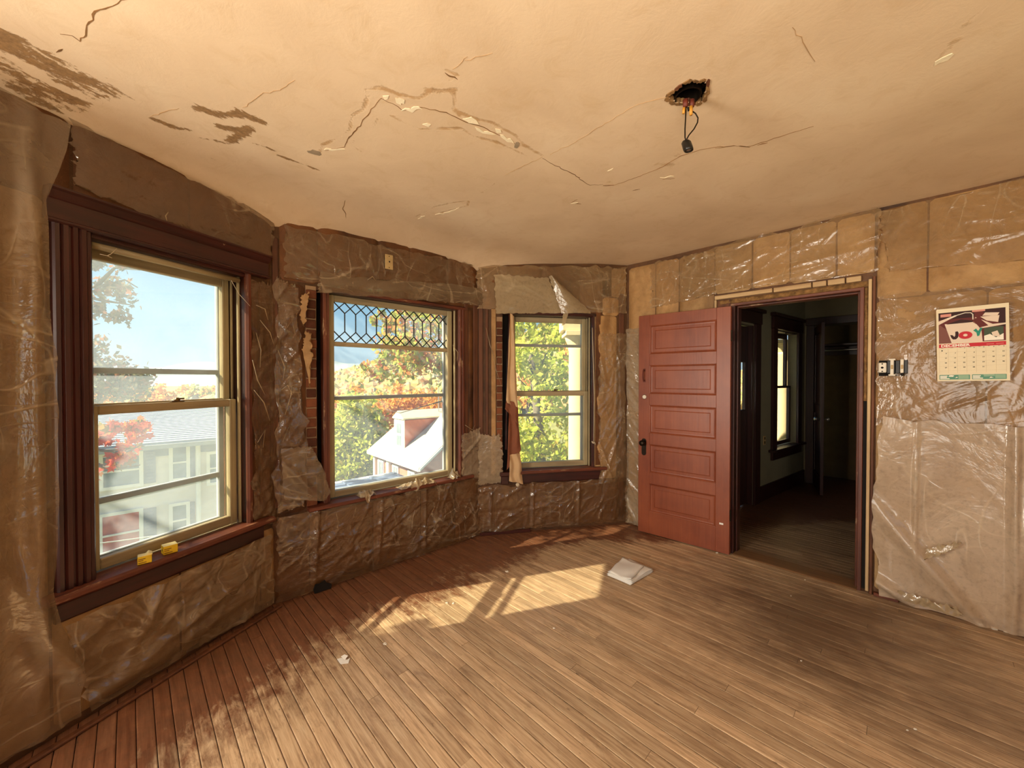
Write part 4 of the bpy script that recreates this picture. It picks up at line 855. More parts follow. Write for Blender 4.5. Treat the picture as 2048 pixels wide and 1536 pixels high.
# ------------------------------------------------------------------ the second room beyond the doorway
def q4(u, y): p = W4.o + W4.u * u + W4.n * y; return np.array([p[0], p[1]])
W8 = Wall(q4(.549, .12), q4(.967, 3.13)); W9 = Wall(q4(.977, 3.2), q4(2.7, 3.2)); W10 = Wall(q4(2.7, 3.2), q4(2.7, .13))
wall('wall_hall_left', W8, [(1.93 + .131, 2.66 + .131, ZS, ZH), (.45 + .131, 1.30 + .131, -.2, 2.06)], M['green_wall'], ext=.06, TK=.10, label='grey-green wall of the dark room beyond the doorway')
wall('wall_hall_back', W9, [(.11, .78, -.2, 2.19)], M['green_wall'], ext=.04, label='grey-green back wall over the closet opening')
wall('wall_hall_right', W10, [], M['green_wall'], ext=.05, label='unlit right wall of the room beyond')
W8o = W8.m @ Matrix.Translation((.131, 0, 0))
hall = [q4(.50, .10), q4(.98, 3.25), q4(2.75, 3.25), q4(2.75, .10)]
b = MB(); b.prism([tuple(p) for p in [q4(.2, .0), q4(.9, 4.1), q4(2.9, 4.1), q4(2.9, .0)]], lambda x, y: (x, y, -.10), lambda x, y: (x, y, -.0185)); fl2 = tag(b.build('floor', M['subfloor']), 'dim board floor of the room beyond the doorway', None, None, 'structure')
hp_ = [q4(.45, .14), q4(.9, 4.05), q4(2.85, 4.05), q4(2.85, .14)]
for k in range(34):
    y0 = .14 + k * .0573; s = -.2 + R.uniform(-.8, 0)
    while s < 3.0:
        L = R.uniform(1.2, 2.4); q = [tuple(q4(a, c_)) for a, c_ in ((s, y0), (s + L - .001, y0), (s + L - .001, y0 + .0561), (s, y0 + .0561))]
        q = clip(q, hp_, 0.0)
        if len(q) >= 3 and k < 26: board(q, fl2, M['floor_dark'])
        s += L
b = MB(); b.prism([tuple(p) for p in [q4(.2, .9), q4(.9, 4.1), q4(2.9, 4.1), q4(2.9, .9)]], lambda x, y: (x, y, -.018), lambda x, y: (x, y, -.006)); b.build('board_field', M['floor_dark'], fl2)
b = MB(); b.prism([tuple(p) for p in [q4(.2, .2), q4(.9, 4.1), q4(2.9, 4.1), q4(2.9, .2)]], lambda x, y: (x, y, 2.62), lambda x, y: (x, y, 2.70)); tag(b.build('ceiling', M['green_wall']), 'unlit ceiling of the room beyond the doorway', None, None, 'structure')
w4_ = thing('window_4', 'dim tall double-hung window in the dark room beyond', None, W8o, kind='structure')
for nm, u0, u1, y0, y1, z0, z1 in (('side_casing', 1.80, 1.93, -.03, 0, .58, 2.07), ('side_casing', 2.66, 2.79, -.03, 0, .58, 2.07), ('head_casing', 1.79, 2.80, -.036, 0, 2.07, 2.22), ('crown', 1.765, 2.82, -.06, 0, 2.22, 2.26), ('stool', 1.74, 2.84, -.07, .04, .555, .585), ('apron', 1.80, 2.79, -.03, 0, .45, .555), ('jamb', 1.91, 1.93, 0, .145, ZS, ZH), ('jamb', 2.66, 2.68, 0, .105, ZS, ZH), ('head_jamb', 1.93, 2.66, 0, .145, 2.05, 2.07)):
    bar(w4_, nm, u0, u1, y0, y1, z0, z1, 'darkwood', .004)
sash(w4_, 'lower_sash', 1.94, 2.65, .588, 1.36, .06, .098, .045, .03, .05, ('darkwood', 'darkwood')); sash(w4_, 'upper_sash', 1.94, 2.65, 1.33, 2.05, .105, .143, .045, .06, .03, ('darkwood', 'darkwood'))
d2 = thing('door_2', 'dark exterior door with glass pane in the room beyond', None, W8o, kind='structure')
for nm, u0, u1, y0, y1, z0, z1 in (('side_casing', 1.30, 1.435, -.03, 0, .0, 2.08), ('side_casing', .32, .45, -.03, 0, .0, 2.08), ('head_casing', .30, 1.45, -.036, 0, 2.08, 2.21), ('crown', .28, 1.50, -.06, 0, 2.21, 2.25), ('jamb', 1.28, 1.30, 0, .10, 0, 2.06), ('jamb', .45, .47, 0, .10, 0, 2.06)):
    bar(d2, nm, u0, u1, y0, y1, z0, z1, 'darkwood', .004)
lf2 = MB(); 
for u0, u1, z0, z1 in ((.47, .84, 0, 2.05), (1.215, 1.28, 0, 2.05), (.84, 1.215, 0, 1.10), (.84, 1.215, 1.63, 2.05)): lf2.box(u0, u1, .05, .085, z0 + .01, z1, .003)
lf2 = lf2.build('door_leaf', M['darkwood'], d2); pane(lf2, .83, 1.225, 1.09, 1.64, .07)

bb = MB(); bb.box(1.44, 2.95, -.02, 0, 0, .18, .004); tag(bb.build('baseboard_hall', M['darkwood'], None, W8o), 'tall dark baseboard under the window beyond', None, None, 'structure')
out = thing('wall_outlet', 'small outlet plate on grey-green wall of dark room', 'outlet', W8o)
bar(out, 'cover_plate', 1.58, 1.65, -.006, 0, .66, .77, 'ivory', .003); bar(out, 'socket', 1.60, 1.63, -.009, -.006, .725, .755, 'brass', .002); bar(out, 'socket', 1.60, 1.63, -.009, -.006, .675, .705, 'brass', .002)
d3 = thing('door_3', 'dark closet doorway with its door ajar in the room beyond', None, W9.m, kind='structure')
for nm, u0, u1, y0, y1, z0, z1 in (('side_casing', .02, .11, -.03, 0, 0, 2.19), ('side_casing', .78, .88, -.03, 0, 0, 2.19), ('head_casing', .01, .90, -.034, 0, 2.19, 2.29)): bar(d3, nm, u0, u1, y0, y1, z0, z1, 'darkwood', .004)
hq = W9.m.inverted() @ Vector((*q4(1.10, 3.17), 0)); fq = W9.m.inverted() @ Vector((*q4(1.26, 2.50), 0)); d_ = (fq - hq).normalized()
lf3 = bpy.data.objects.new('door_leaf', None); COL.objects.link(lf3); lf3.parent = d3; lf3.matrix_local = Matrix.Translation(hq) @ Matrix.Rotation(math.atan2(d_.y, d_.x), 4, 'Z')
for u0, u1, z0, z1 in ((0, .1, .01, 2.15), (.57, .67, .01, 2.15), (.1, .57, .01, .22), (.1, .57, 2.04, 2.15), (.1, .57, 1.0, 1.12)): bar(lf3, 'stile' if z1 - z0 > 1 else 'rail', u0, u1, -.018, .018, z0, z1, 'darkwood', .003)
for z0, z1 in ((.22, 1.0), (1.12, 2.04)): bar(lf3, 'panel', .1, .57, -.008, .008, z0, z1, 'darkwood', .001)
for s in (-1, 1): MB().lathe([(.01, 0), (.01, .02), (.024, .03), (.027, .045), (.018, .058), (.003, .06)], lambda x, y, h: (.62 + x, s * (.018 + h), .95 + y), 14).build('door_knob', M['steel'], lf3, None, True)
cb = MB(); cb.box(-.1, 1.1, .66, .70, -.02, 2.6); cb.box(-.14, -.10, .22, .70, -.02, 2.6); cb.box(1.1, 1.14, .22, .70, -.02, 2.6); cb.box(-.1, 1.1, .22, .7, 2.5, 2.6); tag(cb.build('wall_closet', M['closet'], None, W9.m), 'brown board lining of the dark closet', None, None, 'structure')
cs = thing('closet_shelf', 'dark closet shelf with a hanging rail under its edge', 'shelf', W9.m); bar(cs, 'shelf_board', -.1, 1.1, .28, .66, 1.92, 1.945, 'darkwood', .003); MB().tube([(-.1, .35, 1.86), (1.1, .35, 1.86)], .013, 10).build('hanging_rail', M['steel'], cs, None, True)
bar(cs, 'cleat', -.1, 1.1, .645, .66, 1.80, 1.92, 'darkwood', .002)

# ------------------------------------------------------------------ what is outside the windows
GZ = -5.5
b = MB(); b.box(-420, 420, -60, 700, GZ - .5, GZ); tag(b.build('ground', M['grass']), 'autumn grass ground far below the windows', None, None, 'structure')
b = MB(); b.box(-190, -30, 118, 150, GZ, GZ + .06); tag(b.build('river', M['shingle']), 'pale strip of open water beyond the neighbouring roof', 'river', kind='thing')
def leaves(cs, n, size, seed, star=False):
    """cs: list of (centre, (rx, ry, rz), weight); returns verts, faces"""
    g = np.random.default_rng(seed); wts = np.array([c[2] for c in cs], float); wts /= wts.sum(); V = []; Fs = []
    for (c, r, _), k in zip(cs, (wts * n).astype(int)):
        m = max(3, k // 42); d = g.normal(size=(m, 3)); d /= np.linalg.norm(d, axis=1)[:, None]; cl = np.array(c) + d * np.array(r) * (g.random((m, 1)) ** .4)
        p = cl[g.integers(0, m, k)] + g.normal(size=(k, 3)) * np.mean(r) * .17
        a = g.normal(size=(k, 3)); a /= np.linalg.norm(a, axis=1)[:, None]; h = g.normal(size=(k, 3)); h[:, 2] *= .6; bb = np.cross(a, h); bb /= np.linalg.norm(bb, axis=1)[:, None] + 1e-9
        s = size * g.uniform(.6, 1.25, (k, 1)); nn = np.cross(a, bb)
        if star: ring = [(.95, 0), (.35, .30), (.45, .72), (.02, .42), (-.5, .48), (-.42, .0), (-.5, -.48), (.02, -.42), (.45, -.72), (.35, -.30)]
        else: ring = [(.75, 0), (0, .48), (-.75, 0), (0, -.48)]
        base = len(V); L = len(ring)
        Q = np.stack([p + a * s * x + bb * s * y + nn * s * .18 * abs(y) for x, y in ring], 1).reshape(-1, 3)
        V.extend(map(tuple, Q)); Fs.extend([tuple(range(base + i * L, base + i * L + L)) for i in range(k)])
    return V, Fs
def tree(name, label, cs, n, size, mat, trunk, branches=(), seed=1, star=False, group=None):
    t = thing(name, label, 'tree', None, group); t.location = trunk[0]; off = Vector(trunk[0])
    V, Fs = leaves([(tuple(Vector(c) - off), r, w) for c, r, w in cs], n, size, seed, star)
    me = bpy.data.meshes.new('foliage'); me.from_pydata(V, [], Fs); me.materials.append(M[mat]); tag(link('foliage', me, t), kind='stuff')
    MB().tube([Vector(p) - off for p in trunk], [.16, .14, .10, .06][:len(trunk)] if len(trunk) <= 4 else .12, 8).build('trunk', M['bark'], t, None, True)
    for br in branches: MB().tube([Vector(p) - off for p in br], [.024 - .018 * i / (len(br) - 1) for i in range(len(br))], 6).build('branch', M['bark'], t, None, True)
D = lambda px, py, Y: tuple(depth(px, py, Y))
# maple at the left: twigs against the sky, red leaves lower down, and boughs towards the sun
a1, a2 = D(205, 570, 4.3), D(196, 880, 4.1)
tr = [(-7.6, 3.4, GZ), (-7.5, 3.2, -1.5), (-7.2, 3.0, 2.0), (-6.8, 2.8, 5.0)]
SV = np.array(SUNV)
def toward_sun(p, k): return tuple(np.array(p) + SV * k)
w1low = np.array(W1.P(.22, .1, .78)); w2c = np.array(W2.P(.98, .1, 1.45))
tree('maple_tree', 'near maple with grey-green leaves against sky at the left window', [(a1, (.42, .35, .34), 6), (D(222, 535, 4.3), (.28, .3, .14), 3), (D(205, 625, 4.3), (.36, .3, .10), 3),
     (toward_sun(w2c, 3.2), (.40, .30, .62), 11), (toward_sun(w1low, 3.3), (.30, .20, .16), 6)], 1250, .052, 'leaf_grey', tr,
     [[(-7.1, 3.0, 2.4), (-5.6, 3.7, 2.6), D(190, 575, 4.3), D(250, 560, 4.3), D(275, 575, 4.3)], [(-5.6, 3.7, 2.6), D(200, 600, 4.3), D(262, 610, 4.3)], [D(190, 575, 4.3), D(230, 535, 4.3), D(280, 540, 4.3)],
      [(-7.0, 2.9, 3.6), toward_sun(w2c, 3.4), toward_sun(w2c, 2.8)], [(-7.0, 2.9, 3.0), toward_sun(w1low, 3.9), toward_sun(w1low, 3.3)]], 5, True)
tree('maple_tree', 'low red and orange maple bough outside the left window', [(a2, (.42, .3, .22), 6), (D(240, 865, 4.1), (.24, .2, .10), 4), (D(225, 920, 4.1), (.22, .15, .07), 2), (D(150, 900, 4.1), (.5, .3, .35), 5)], 420, .066, 'leaf_red',
     [(-6.2, 5.2, GZ), (-6.0, 5.0, -2.4), (-5.4, 4.5, .3)], [[(-5.4, 4.5, .3), D(195, 900, 4.1), D(250, 905, 4.1), D(282, 890, 4.1)], [D(195, 930, 4.1), D(240, 938, 4.1), D(280, 930, 4.1)]], 6, True)
tree('round_tree', 'broad dull-red tree crown beyond the left window', [(D(200, 735, 22), (2.7, 2, 1.5), 5), (D(240, 770, 22), (2.4, 2, .9), 4), (D(165, 700, 22), (1.6, 1.5, 1), 3)], 2600, .22, 'leaf_grey', [D(200, 960, 22), D(200, 850, 22), D(200, 780, 22)], (), 7)
# trees behind the leaded window
tree('turning_tree', 'tall tree with green and red leaves behind the leaded glass', [(D(850, 690, 11), (1.3, 1, .9), 6), (D(800, 720, 11), (.95, .9, .6), 4), (D(870, 630, 11), (1.2, 1, .7), 5), (D(770, 735, 11), (.6, .6, .35), 2), (D(905, 730, 11), (.8, .8, .7), 3), (D(810, 650, 11), (.7, .6, .4), 1.6), (D(770, 640, 11), (.35, .4, .25), .6)], 3900, .115, 'leaf_mix',
     [D(960, 1250, 11), D(955, 950, 11), D(930, 780, 11), D(900, 680, 11)], [[D(925, 770, 11), D(870, 720, 11), D(800, 742, 11), D(760, 735, 11)], [D(930, 790, 11), D(885, 802, 11), D(850, 812, 11), D(800, 826, 11), D(770, 818, 11)], [D(905, 690, 11), D(860, 650, 11), D(810, 660, 11)]], 8)
PY = 27.0; PS = PY / 16
tree('poplar_tree', 'yellow-green tree filling lower left of the leaded window', [(D(px, py, PY), tuple(q * PS for q in r), w) for px, py, r, w in ((712, 830, (.95, .9, .9), 4), (700, 880, (1.2, 1, 1.1), 6), (735, 900, (1.1, 1, .9), 5), (690, 930, (1.3, 1.1, .9), 5), (745, 855, (.6, .6, .7), 2))], 7500, .24, 'leaf_green', [D(710, 1000, PY), D(710, 930, PY), D(710, 830, PY)], (), 9)
tree('orange_tree', 'bright orange tree above the brick house roof', [(D(800, 805, 30), (2.2, 2, 1.2), 5), (D(850, 812, 30), (2.0, 2, 1.2), 4), (D(770, 850, 30), (1.8, 2, 1.6), 4), (D(690, 810, 32), (1.6, 2, 2.0), 3), (D(880, 830, 30), (1.6, 2, 1.2), 3)], 4200, .24, 'leaf_orange', [D(800, 1000, 30), D(800, 900, 30), D(800, 830, 30)], (), 10)
# trees behind the far window
tree('leafy_tree', 'sunlit green tree filling the far window', [(D(1060, 700, 8.5), (.8, .8, .7), 5), (D(1110, 760, 8.5), (.7, .8, .7), 5), (D(1060, 850, 8.5), (.8, .8, .75), 6), (D(1110, 900, 8.5), (.7, .8, .5), 5), (D(1040, 920, 8.5), (.6, .6, .4), 3), (D(1100, 660, 8.5), (.6, .6, .4), 3), (D(1035, 650, 8.5), (.5, .5, .35), 2), (D(1160, 830, 8.8), (.5, .6, .9), 3)], 5200, .095, 'leaf_green', [D(1090, 1400, 8.5), D(1085, 1000, 8.5), D(1075, 820, 8.5), D(1060, 700, 8.5)],
     [[D(1080, 830, 8.5), D(1050, 770, 8.5), D(1030, 750, 8.5)], [D(1078, 850, 8.5), D(1105, 790, 8.5), D(1140, 745, 8.5)], [D(1070, 760, 8.5), D(1100, 690, 8.5)]], 12)
tree('russet_tree', 'russet bush showing behind the green tree at the far window', [(D(1058, 775, 11), (.55, .6, .5), 1), (D(1160, 700, 11), (.5, .5, .9), 1)], 700, .12, 'leaf_orange', [D(1060, 1300, 11), D(1060, 900, 11), D(1060, 790, 11)], (), 13)
# wooded hillside and far hills
g = np.random.default_rng(3); V = []; Fs = []
_bm = bmesh.new(); bmesh.ops.create_icosphere(_bm, subdivisions=1, radius=1.0); iv = np.array([v.co[:] for v in _bm.verts]); ifc = [[v.index for v in f.verts] for f in _bm.faces]; _bm.free()
for k in range(8000):
    x, y = g.uniform(-95, 60), g.uniform(62, 150); h = GZ + max(0, (y - 55)) * .20 * (1 + .25 * math.sin(x * .05 + 1)) * np.clip((x + 80) / 35, .05, 1); r = g.uniform(.8, 1.7)
    base = len(V); q = iv * r * np.array([1, 1, .9]) * (1 + g.normal(0, .10, (len(iv), 1))) + np.array([x, y, h + r * .5]); V.extend(map(tuple, q)); Fs.extend([tuple(base + i for i in f) for f in ifc])
hl = thing('wooded_hill', 'wooded hillside in autumn colours beyond the leaded window', 'hill')
me = bpy.data.meshes.new('tree_canopy'); me.from_pydata(V, [], Fs); me.materials.append(M['canopy']); tag(link('tree_canopy', me, hl), kind='stuff')
X, Y = np.meshgrid(np.linspace(-100, 65, 40), np.linspace(55, 160, 30)); grid_mesh('slope', np.stack([X, Y, GZ + np.clip(Y - 55, 0, None) * .20 * (1 + .25 * np.sin(X * .05 + 1)) * np.clip((X + 80) / 35, .05, 1) - .3], -1), 40, 30, M['grass'], hl)
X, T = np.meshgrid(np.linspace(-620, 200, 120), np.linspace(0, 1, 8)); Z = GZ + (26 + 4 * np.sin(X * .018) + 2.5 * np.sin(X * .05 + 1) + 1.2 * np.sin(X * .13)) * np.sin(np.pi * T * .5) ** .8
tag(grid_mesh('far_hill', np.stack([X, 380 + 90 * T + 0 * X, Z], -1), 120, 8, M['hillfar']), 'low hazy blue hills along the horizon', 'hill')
for k in range(5):
    px = (205, 262, 330, 395, 428)[k]; c = D(px, 788, 60 + 5 * k)
    tree('field_tree', ('pale shrubby tree in the flats, leftmost of five', 'pale shrubby tree in the flats, second from left of five', 'pale shrubby tree in the flats, middle of five', 'pale shrubby tree in the flats, fourth from left of five', 'pale shrubby tree in the flats, rightmost of five')[k], [(c, (3.4, 2, 1.6), 1)], 420, .5, 'leaf_mix' if k % 2 else 'leaf_orange', [(c[0], c[1], GZ), (c[0], c[1], c[2])], (), 20 + k, group='trees in the flats')

# neighbouring sided house seen down through the left window
p0 = np.array([-8.2, 9.0]) ; H1 = Wall(p0 - W2.u * 7, p0 + W2.u * 2.9)
e1 = lambda px, py, y=0.0: H1.hit(px, py, y)
zE = e1(330, 884)[1]; HL = H1.L
nh = thing('sided_house', 'tan sided two-storey house below the left window', 'house', H1.m)
MB().box(0, HL, .05, 8, GZ, zE).build('house_body', M['siding'], nh)
b = MB(); z = GZ
while z < zE - .03: b.ex_x([(.05, z), (-.012, z), (.004, z + .125), (.05, z + .125)], 0, HL); z += .125
tag(b.build('clapboard', M['siding'], nh), kind='stuff')
b = MB(); zr = zE + .52
b.ex_x([(-.35, zE - .04), (-.35, zE + .03), (4.0, zr + .05), (8.35, zE + .03), (8.35, zE - .04), (4.0, zr - .05)], -.4, HL + .4); rf = b.build('roof', M['shingle'], nh)
b = MB()
for k in range(22): y = -.35 + 4.35 * k / 22; zz = zE + .03 + (zr + .02 - zE) * k / 22; b.box(-.4, HL + .4, y, y + .19, zz + .004, zz + .022 + .0)
tag(b.build('shingle_course', M['shingle'], rf), kind='stuff')
bar(nh, 'gutter', -.4, HL + .4, -.43, -.33, zE - .10, zE + .0, 'storm'); bar(nh, 'frieze', 0, HL, -.02, .05, zE - .32, zE - .10, 'shutter')
def hwin(x0, y0, x1, y1, name='window', curtain=None, shutter=None):
    (ua, za), (ub, zb) = e1(x0, y1), e1(x1, y0)
    f = MB(); t = .07
    for q in ((ua - t, ua, za - t, zb + t), (ub, ub + t, za - t, zb + t), (ua, ub, za - t, za), (ua, ub, zb, zb + t), (ua, ub, (za + zb) / 2 - .02, (za + zb) / 2 + .02)): f.box(q[0], q[1], -.05, .04, q[2], q[3])
    o = f.build(name, M['white_trim'], nh); MB().box(ua, ub, -.02, -.015, za, zb).build('pane', M['dark_glass'] if not curtain else M[curtain], o)
    for s_ in (shutter or ()):
        (sa, _), (sb, _) = e1(s_[0], y1), e1(s_[1], y1); sh = MB(); sh.box(sa, sb, -.045, -.01, za - .03, zb + .03)
        k = za
        while k < zb - .05: sh.box(sa + .04, sb - .04, -.06, -.04, k, k + .05); k += .075
        sh.build('shutter', M['shutter'], nh)
hwin(207, 908, 278, 975, shutter=[(288, 312), (180, 196)]); hwin(346, 892, 372, 957, shutter=[(376, 390)])
hwin(206, 1022, 278, 1112, curtain='curtain_red', shutter=[(288, 314)]); hwin(346, 1008, 372, 1072, shutter=[(376, 390)]); hwin(420, 905, 452, 965); hwin(120, 1040, 165, 1120, shutter=[(100, 114)]); hwin(120, 920, 165, 985)
u_, _ = e1(396, 950); MB().tube([(u_, -.08, zE - .1), (u_, -.08, GZ)], .05, 8).build('downspout', M['white_trim'], nh)
for k, (a, c) in enumerate((((150, 1078), (460, 1036)), ((150, 1104), (420, 1066)))):
    A_, C_ = Vector(D(a[0], a[1], 5.5)), Vector(D(c[0], c[1], 7.5)); dl = (C_ - A_); pts = [A_ + dl * (t / 10 * 3 - 1) - Vector((0, 0, .25 * (1 - ((t / 10 * 3 - 1.5) / 1.5) ** 2) - .12)) for t in range(11)]
    tag(MB().tube(pts, .008, 6).build('power_line', M['white_trim']), ('upper pale service wire crossing the left window view', 'lower pale service wire crossing the left window view')[k], 'wire')
# flat porch roof of this house under the leaded window
pr = thing('porch_roof', 'shaded blue-grey porch roof just outside the leaded window', 'roof', W2.m)
bar(pr, 'roof_deck', .12, 1.95, .24, 2.35, -.02, .10, 'porch_roof', .01); bar(pr, 'roof_edge', .08, 2.0, 2.35, 2.42, -.10, .11, 'white_trim', .01)
for k in range(6): bar(pr, 'roof_seam', (.14 + .36 * k), (.16 + .36 * k), .24, 2.35, .10, .115, 'porch_roof', .004)
bar(pr, 'porch_fascia', .08, .12, .24, 2.4, -.1, .11, 'white_trim', .01)
# brick house with dormer behind the leaded window
bo = at(742, 897, -2.0)[:2]; bi = at(842, 930, -2.0)[:2]; H2 = Wall(bo, bi); Lh = H2.L
# local x along the eave (towards the right and nearer), local y away (the outward normal of this run points away from the camera)
bh = thing('brick_house', 'red brick house with pale roof and dormer below the hill', 'house', H2.m)
RD, RZ = 2.35, 1.72
MB().box(.12, Lh - .12, .18, 2 * RD - .18, GZ, -1.95).build('brick_wall', M['housebrick'], bh)
b = MB(); b.ex_x([(.16, -1.98), (RD, -1.98 + RZ * .93), (2 * RD - .16, -1.98)], .14, Lh - .14); b.build('gable_wall', M['housebrick'], bh)
b = MB(); b.ex_x([(-.12, -2.16), (-.12, -2.07), (RD, -2.0 + RZ + .06), (2 * RD + .12, -2.07), (2 * RD + .12, -2.16), (RD, -2.0 + RZ - .05)], -.12, Lh + .12); rf = b.build('roof', M['roof_pale'], bh)
bar(bh, 'eave_trim', -.1, Lh + .1, -.17, -.10, -2.24, -2.06, 'white_trim'); 
b = MB(); b.ex_x([(-.14, -2.22), (-.14, -2.12), (RD, -2.0 + RZ + .0), (RD, -2.0 + RZ - .12)], Lh + .12, Lh + .17); b.build('rake_trim', M['white_trim'], bh)
x0, x1, yf, yb = Lh * .36, Lh * .36 + .95, .42, RD + .1; zb_, zt_ = -1.78, -.42
MB().box(x0, x1, yf, yb, zb_, zt_).build('dormer_wall', M['housebrick'], bh)
bar(bh, 'dormer_front', x0 - .03, x1 + .03, yf - .04, yf, zb_, zt_ + .06, 'white_trim')
for k in (0, 1): bar(bh, 'dormer_window', x0 + .25, x1 - .25, yf - .055, yf - .03, zb_ + .18 + .56 * k, zb_ + .64 + .56 * k, 'dark_glass')
b = MB(); b.ex_y([(x0 - .08, zt_ + .04), (x1 + .08, zt_ + .04), (x1 + .08, zt_ + .10), ((x0 + x1) / 2, zt_ + .42), (x0 - .08, zt_ + .10)], yf - .10, yb + .6); b.build('dormer_roof', M['roof_pale'], bh)
for k, (xa, xb) in enumerate(((.5, 1.15), (2.1, 2.7), (3.6, 4.2))):
    f = MB(); f.box(xa, xb, .12, .19, -3.5, -2.45); o = f.build('window', M['white_trim'], bh); MB().box(xa + .08, (xa + xb) / 2 - .03, .10, .125, -3.42, -2.53).build('pane', M['dark_glass'], o); MB().box((xa + xb) / 2 + .03, xb - .08, .10, .125, -3.42, -2.53).build('pane', M['dark_glass'], o)
MB().box(.06, .24, .08, .2, GZ, -2.1).build('corner_board', M['white_trim'], bh); MB().box(1.6, 1.85, .06, .2, GZ, -2.1).build('porch_post', M['white_trim'], bh)
MB().box(Lh * .62, Lh * .62 + .4, RD - .2, RD + .3, -.6, .35, .02).build('chimney', M['housebrick'], bh)
an = thing('tv_antenna', 'thin rooftop aerial above the brick house', 'antenna'); ab = np.array(H2.P(Lh * .5, RD, -.3)); an.location = ab
MB().tube([(0, 0, 0), (0, 0, 2.0)], .022, 6).build('mast', M['storm'], an)
MB().tube([(-.2, 0, 1.9), (1.0, .1, 1.8)], .015, 5).build('boom', M['storm'], an)
for k in range(5): x = -.15 + .26 * k; MB().tube([(x, -.35, 1.88 - x * .08), (x, .4, 1.9 - x * .08)], .010, 5).build('rod', M['storm'], an)
# porch column outside the far window
for (px, Yc), lb in zip(((1159, 4.9), (1562, 6.0)), ('round cream porch column outside the far window', 'cream porch column seen through the window of the dark room')):
    pc = thing('porch_column', lb, 'column'); cc2 = np.array(D(px, 760, Yc)); pc.location = (cc2[0], cc2[1], GZ)
    MB().lathe([(.17, 0), (.17, .1), (.15, .12), (.150, 3.0), (.135, 7.30), (.145, 7.32), (.145, 7.35), (.135, 7.36)], lambda x, y, h: (x, y, h), 28).build('shaft', M['column'], pc, None, True)
    b = MB(); b.lathe([(.14, 7.36), (.17, 7.42), (.185, 7.47), (.185, 7.48)], lambda x, y, h: (x, y, h), 24); b.box(-.20, .20, -.20, .20, 7.48, 7.54, .005); b.build('capital', M['column'], pc)
    if Yc < 5: cc = cc2
pb = thing('porch_beam', 'cream porch beam resting on the round column', 'beam'); pb.location = (cc[0], cc[1], GZ + 7.54)
bar(pb, 'beam_face', -.24, 2.2, -.17, .17, 0, .30, 'column', .01); bar(pb, 'cornice', -.34, 2.3, -.26, .26, .30, .42, 'column', .02)

cz_ = GZ + 7.54 + .42; b = MB(); b.ex_z([(.45, 4.12), (.45, 4.62), (1.5, 4.86), (2.7, 5.24), (3.6, 5.80), (3.85, 5.42), (2.1, 4.12)], cz_ + .003, cz_ + .11); tag(b.build('sun_block_canopy', M['white_trim']), 'unseen canopy slab added to keep sun out of the dark room', 'canopy')  # out-of-view slab added to keep sun off the closet door
# ------------------------------------------------------------------ things in the room
# wires and socket hanging out of the ceiling hole
hc = cpx([(1378, 186)])[0]; fx = thing('ceiling_wiring', 'bare wires and black pull socket hanging from the ceiling hole', 'light fitting', Matrix.Translation((hc[0], hc[1], CZ)))
L_ = lambda px, py: (lambda p: Vector((p[0] - hc[0], p[1] - hc[1], p[2] - CZ)))(depth(px, py, hc[1] - .0))
b = MB(); b.lathe([(.05, .09), (.052, .0), (.046, .0), (.044, .085)], lambda x, y, h: (x + .005, y + .02, h), 16); b.box(-.085, .085, -.006, .012, .030, .036, .002); b.build('junction_box', M['metal_dark'], fx)
for k in range(2): MB().box(-.15, .15, -.10 + .09 * k, -.05 + .09 * k, .05, .062).build('lath_strip', M['furring'], fx)
for a, c, r, mt, nm in (((1371, 200), (1371, 214), .011, 'redwire', 'wire_stub'), ((1384, 200), (1384, 214), .010, 'redwire', 'wire_stub'), ((1368, 216), (1367, 227), .006, 'amber', 'wire_nut'), ((1382, 213), (1382, 230), .0075, 'amber', 'wire_nut'), ((1376, 215), (1377, 222), .004, 'void', 'wire_stub')):
    MB().tube([L_(*a), L_(*c)], [r, r * .8], 10).build(nm, M[mt], fx, None, True)
MB().tube([L_(1372, 200), L_(1371.5, 230), L_(1370, 258), L_(1370, 275), L_(1372, 281)], .0026, 6).build('wire', M['metal_dark'], fx, None, True)
MB().tube([L_(1384, 222), L_(1391, 227), L_(1396, 236), L_(1395, 245), L_(1388, 258), L_(1378, 270), L_(1372, 281)], .0026, 6).build('wire', M['metal_dark'], fx, None, True)
sk = L_(1371, 281); MB().lathe([(.004, 0), (.013, -.004), (.018, -.012), (.0185, -.040), (.017, -.050), (.013, -.052), (.012, -.044)], lambda x, y, h: (sk.x + x - .1 * h, sk.y + y + .35 * h, sk.z + h), 18).build('socket', M['black'], fx, None, True)
MB().lathe([(.012, -.046), (.010, -.049), (.003, -.050)], lambda x, y, h: (sk.x + x - .1 * h, sk.y + y + .35 * h, sk.z + h), 14).build('socket_contact', M['steel'], fx, None, True)

# wall calendar (flat print on stapled pages)
cal = thing('wall_calendar', 'wall calendar open at december showing a picture of white bags', 'calendar', W4.m @ Matrix.Translation((2.105, -.072, 1.437)) @ Matrix.Rotation(math.radians(-1.2), 4, 'Y'))
CW, CHh = .268, .428
cr_ = flat('calendar_paper', lin(232, 218, 186)); crd = flat('calendar_red', lin(196, 42, 56)); cgr = flat('calendar_green', lin(92, 146, 124)); cmr = flat('calendar_maroon', lin(98, 36, 34)); cmd = flat('calendar_brown', lin(124, 76, 66)); cbag = flat('calendar_bag', lin(226, 206, 186)); cdk = flat('calendar_dark', lin(52, 20, 20)); cpk = flat('calendar_pink', lin(214, 146, 132)); cgd = flat('calendar_fir', lin(70, 82, 62)); ctl = flat('calendar_teal', lin(40, 140, 118)); cink = flat('calendar_ink', lin(64, 58, 52)); cln = flat('calendar_line', lin(206, 190, 160)); cwt = flat('calendar_white', lin(244, 236, 220)); clt = flat('calendar_light_green', lin(146, 178, 150))
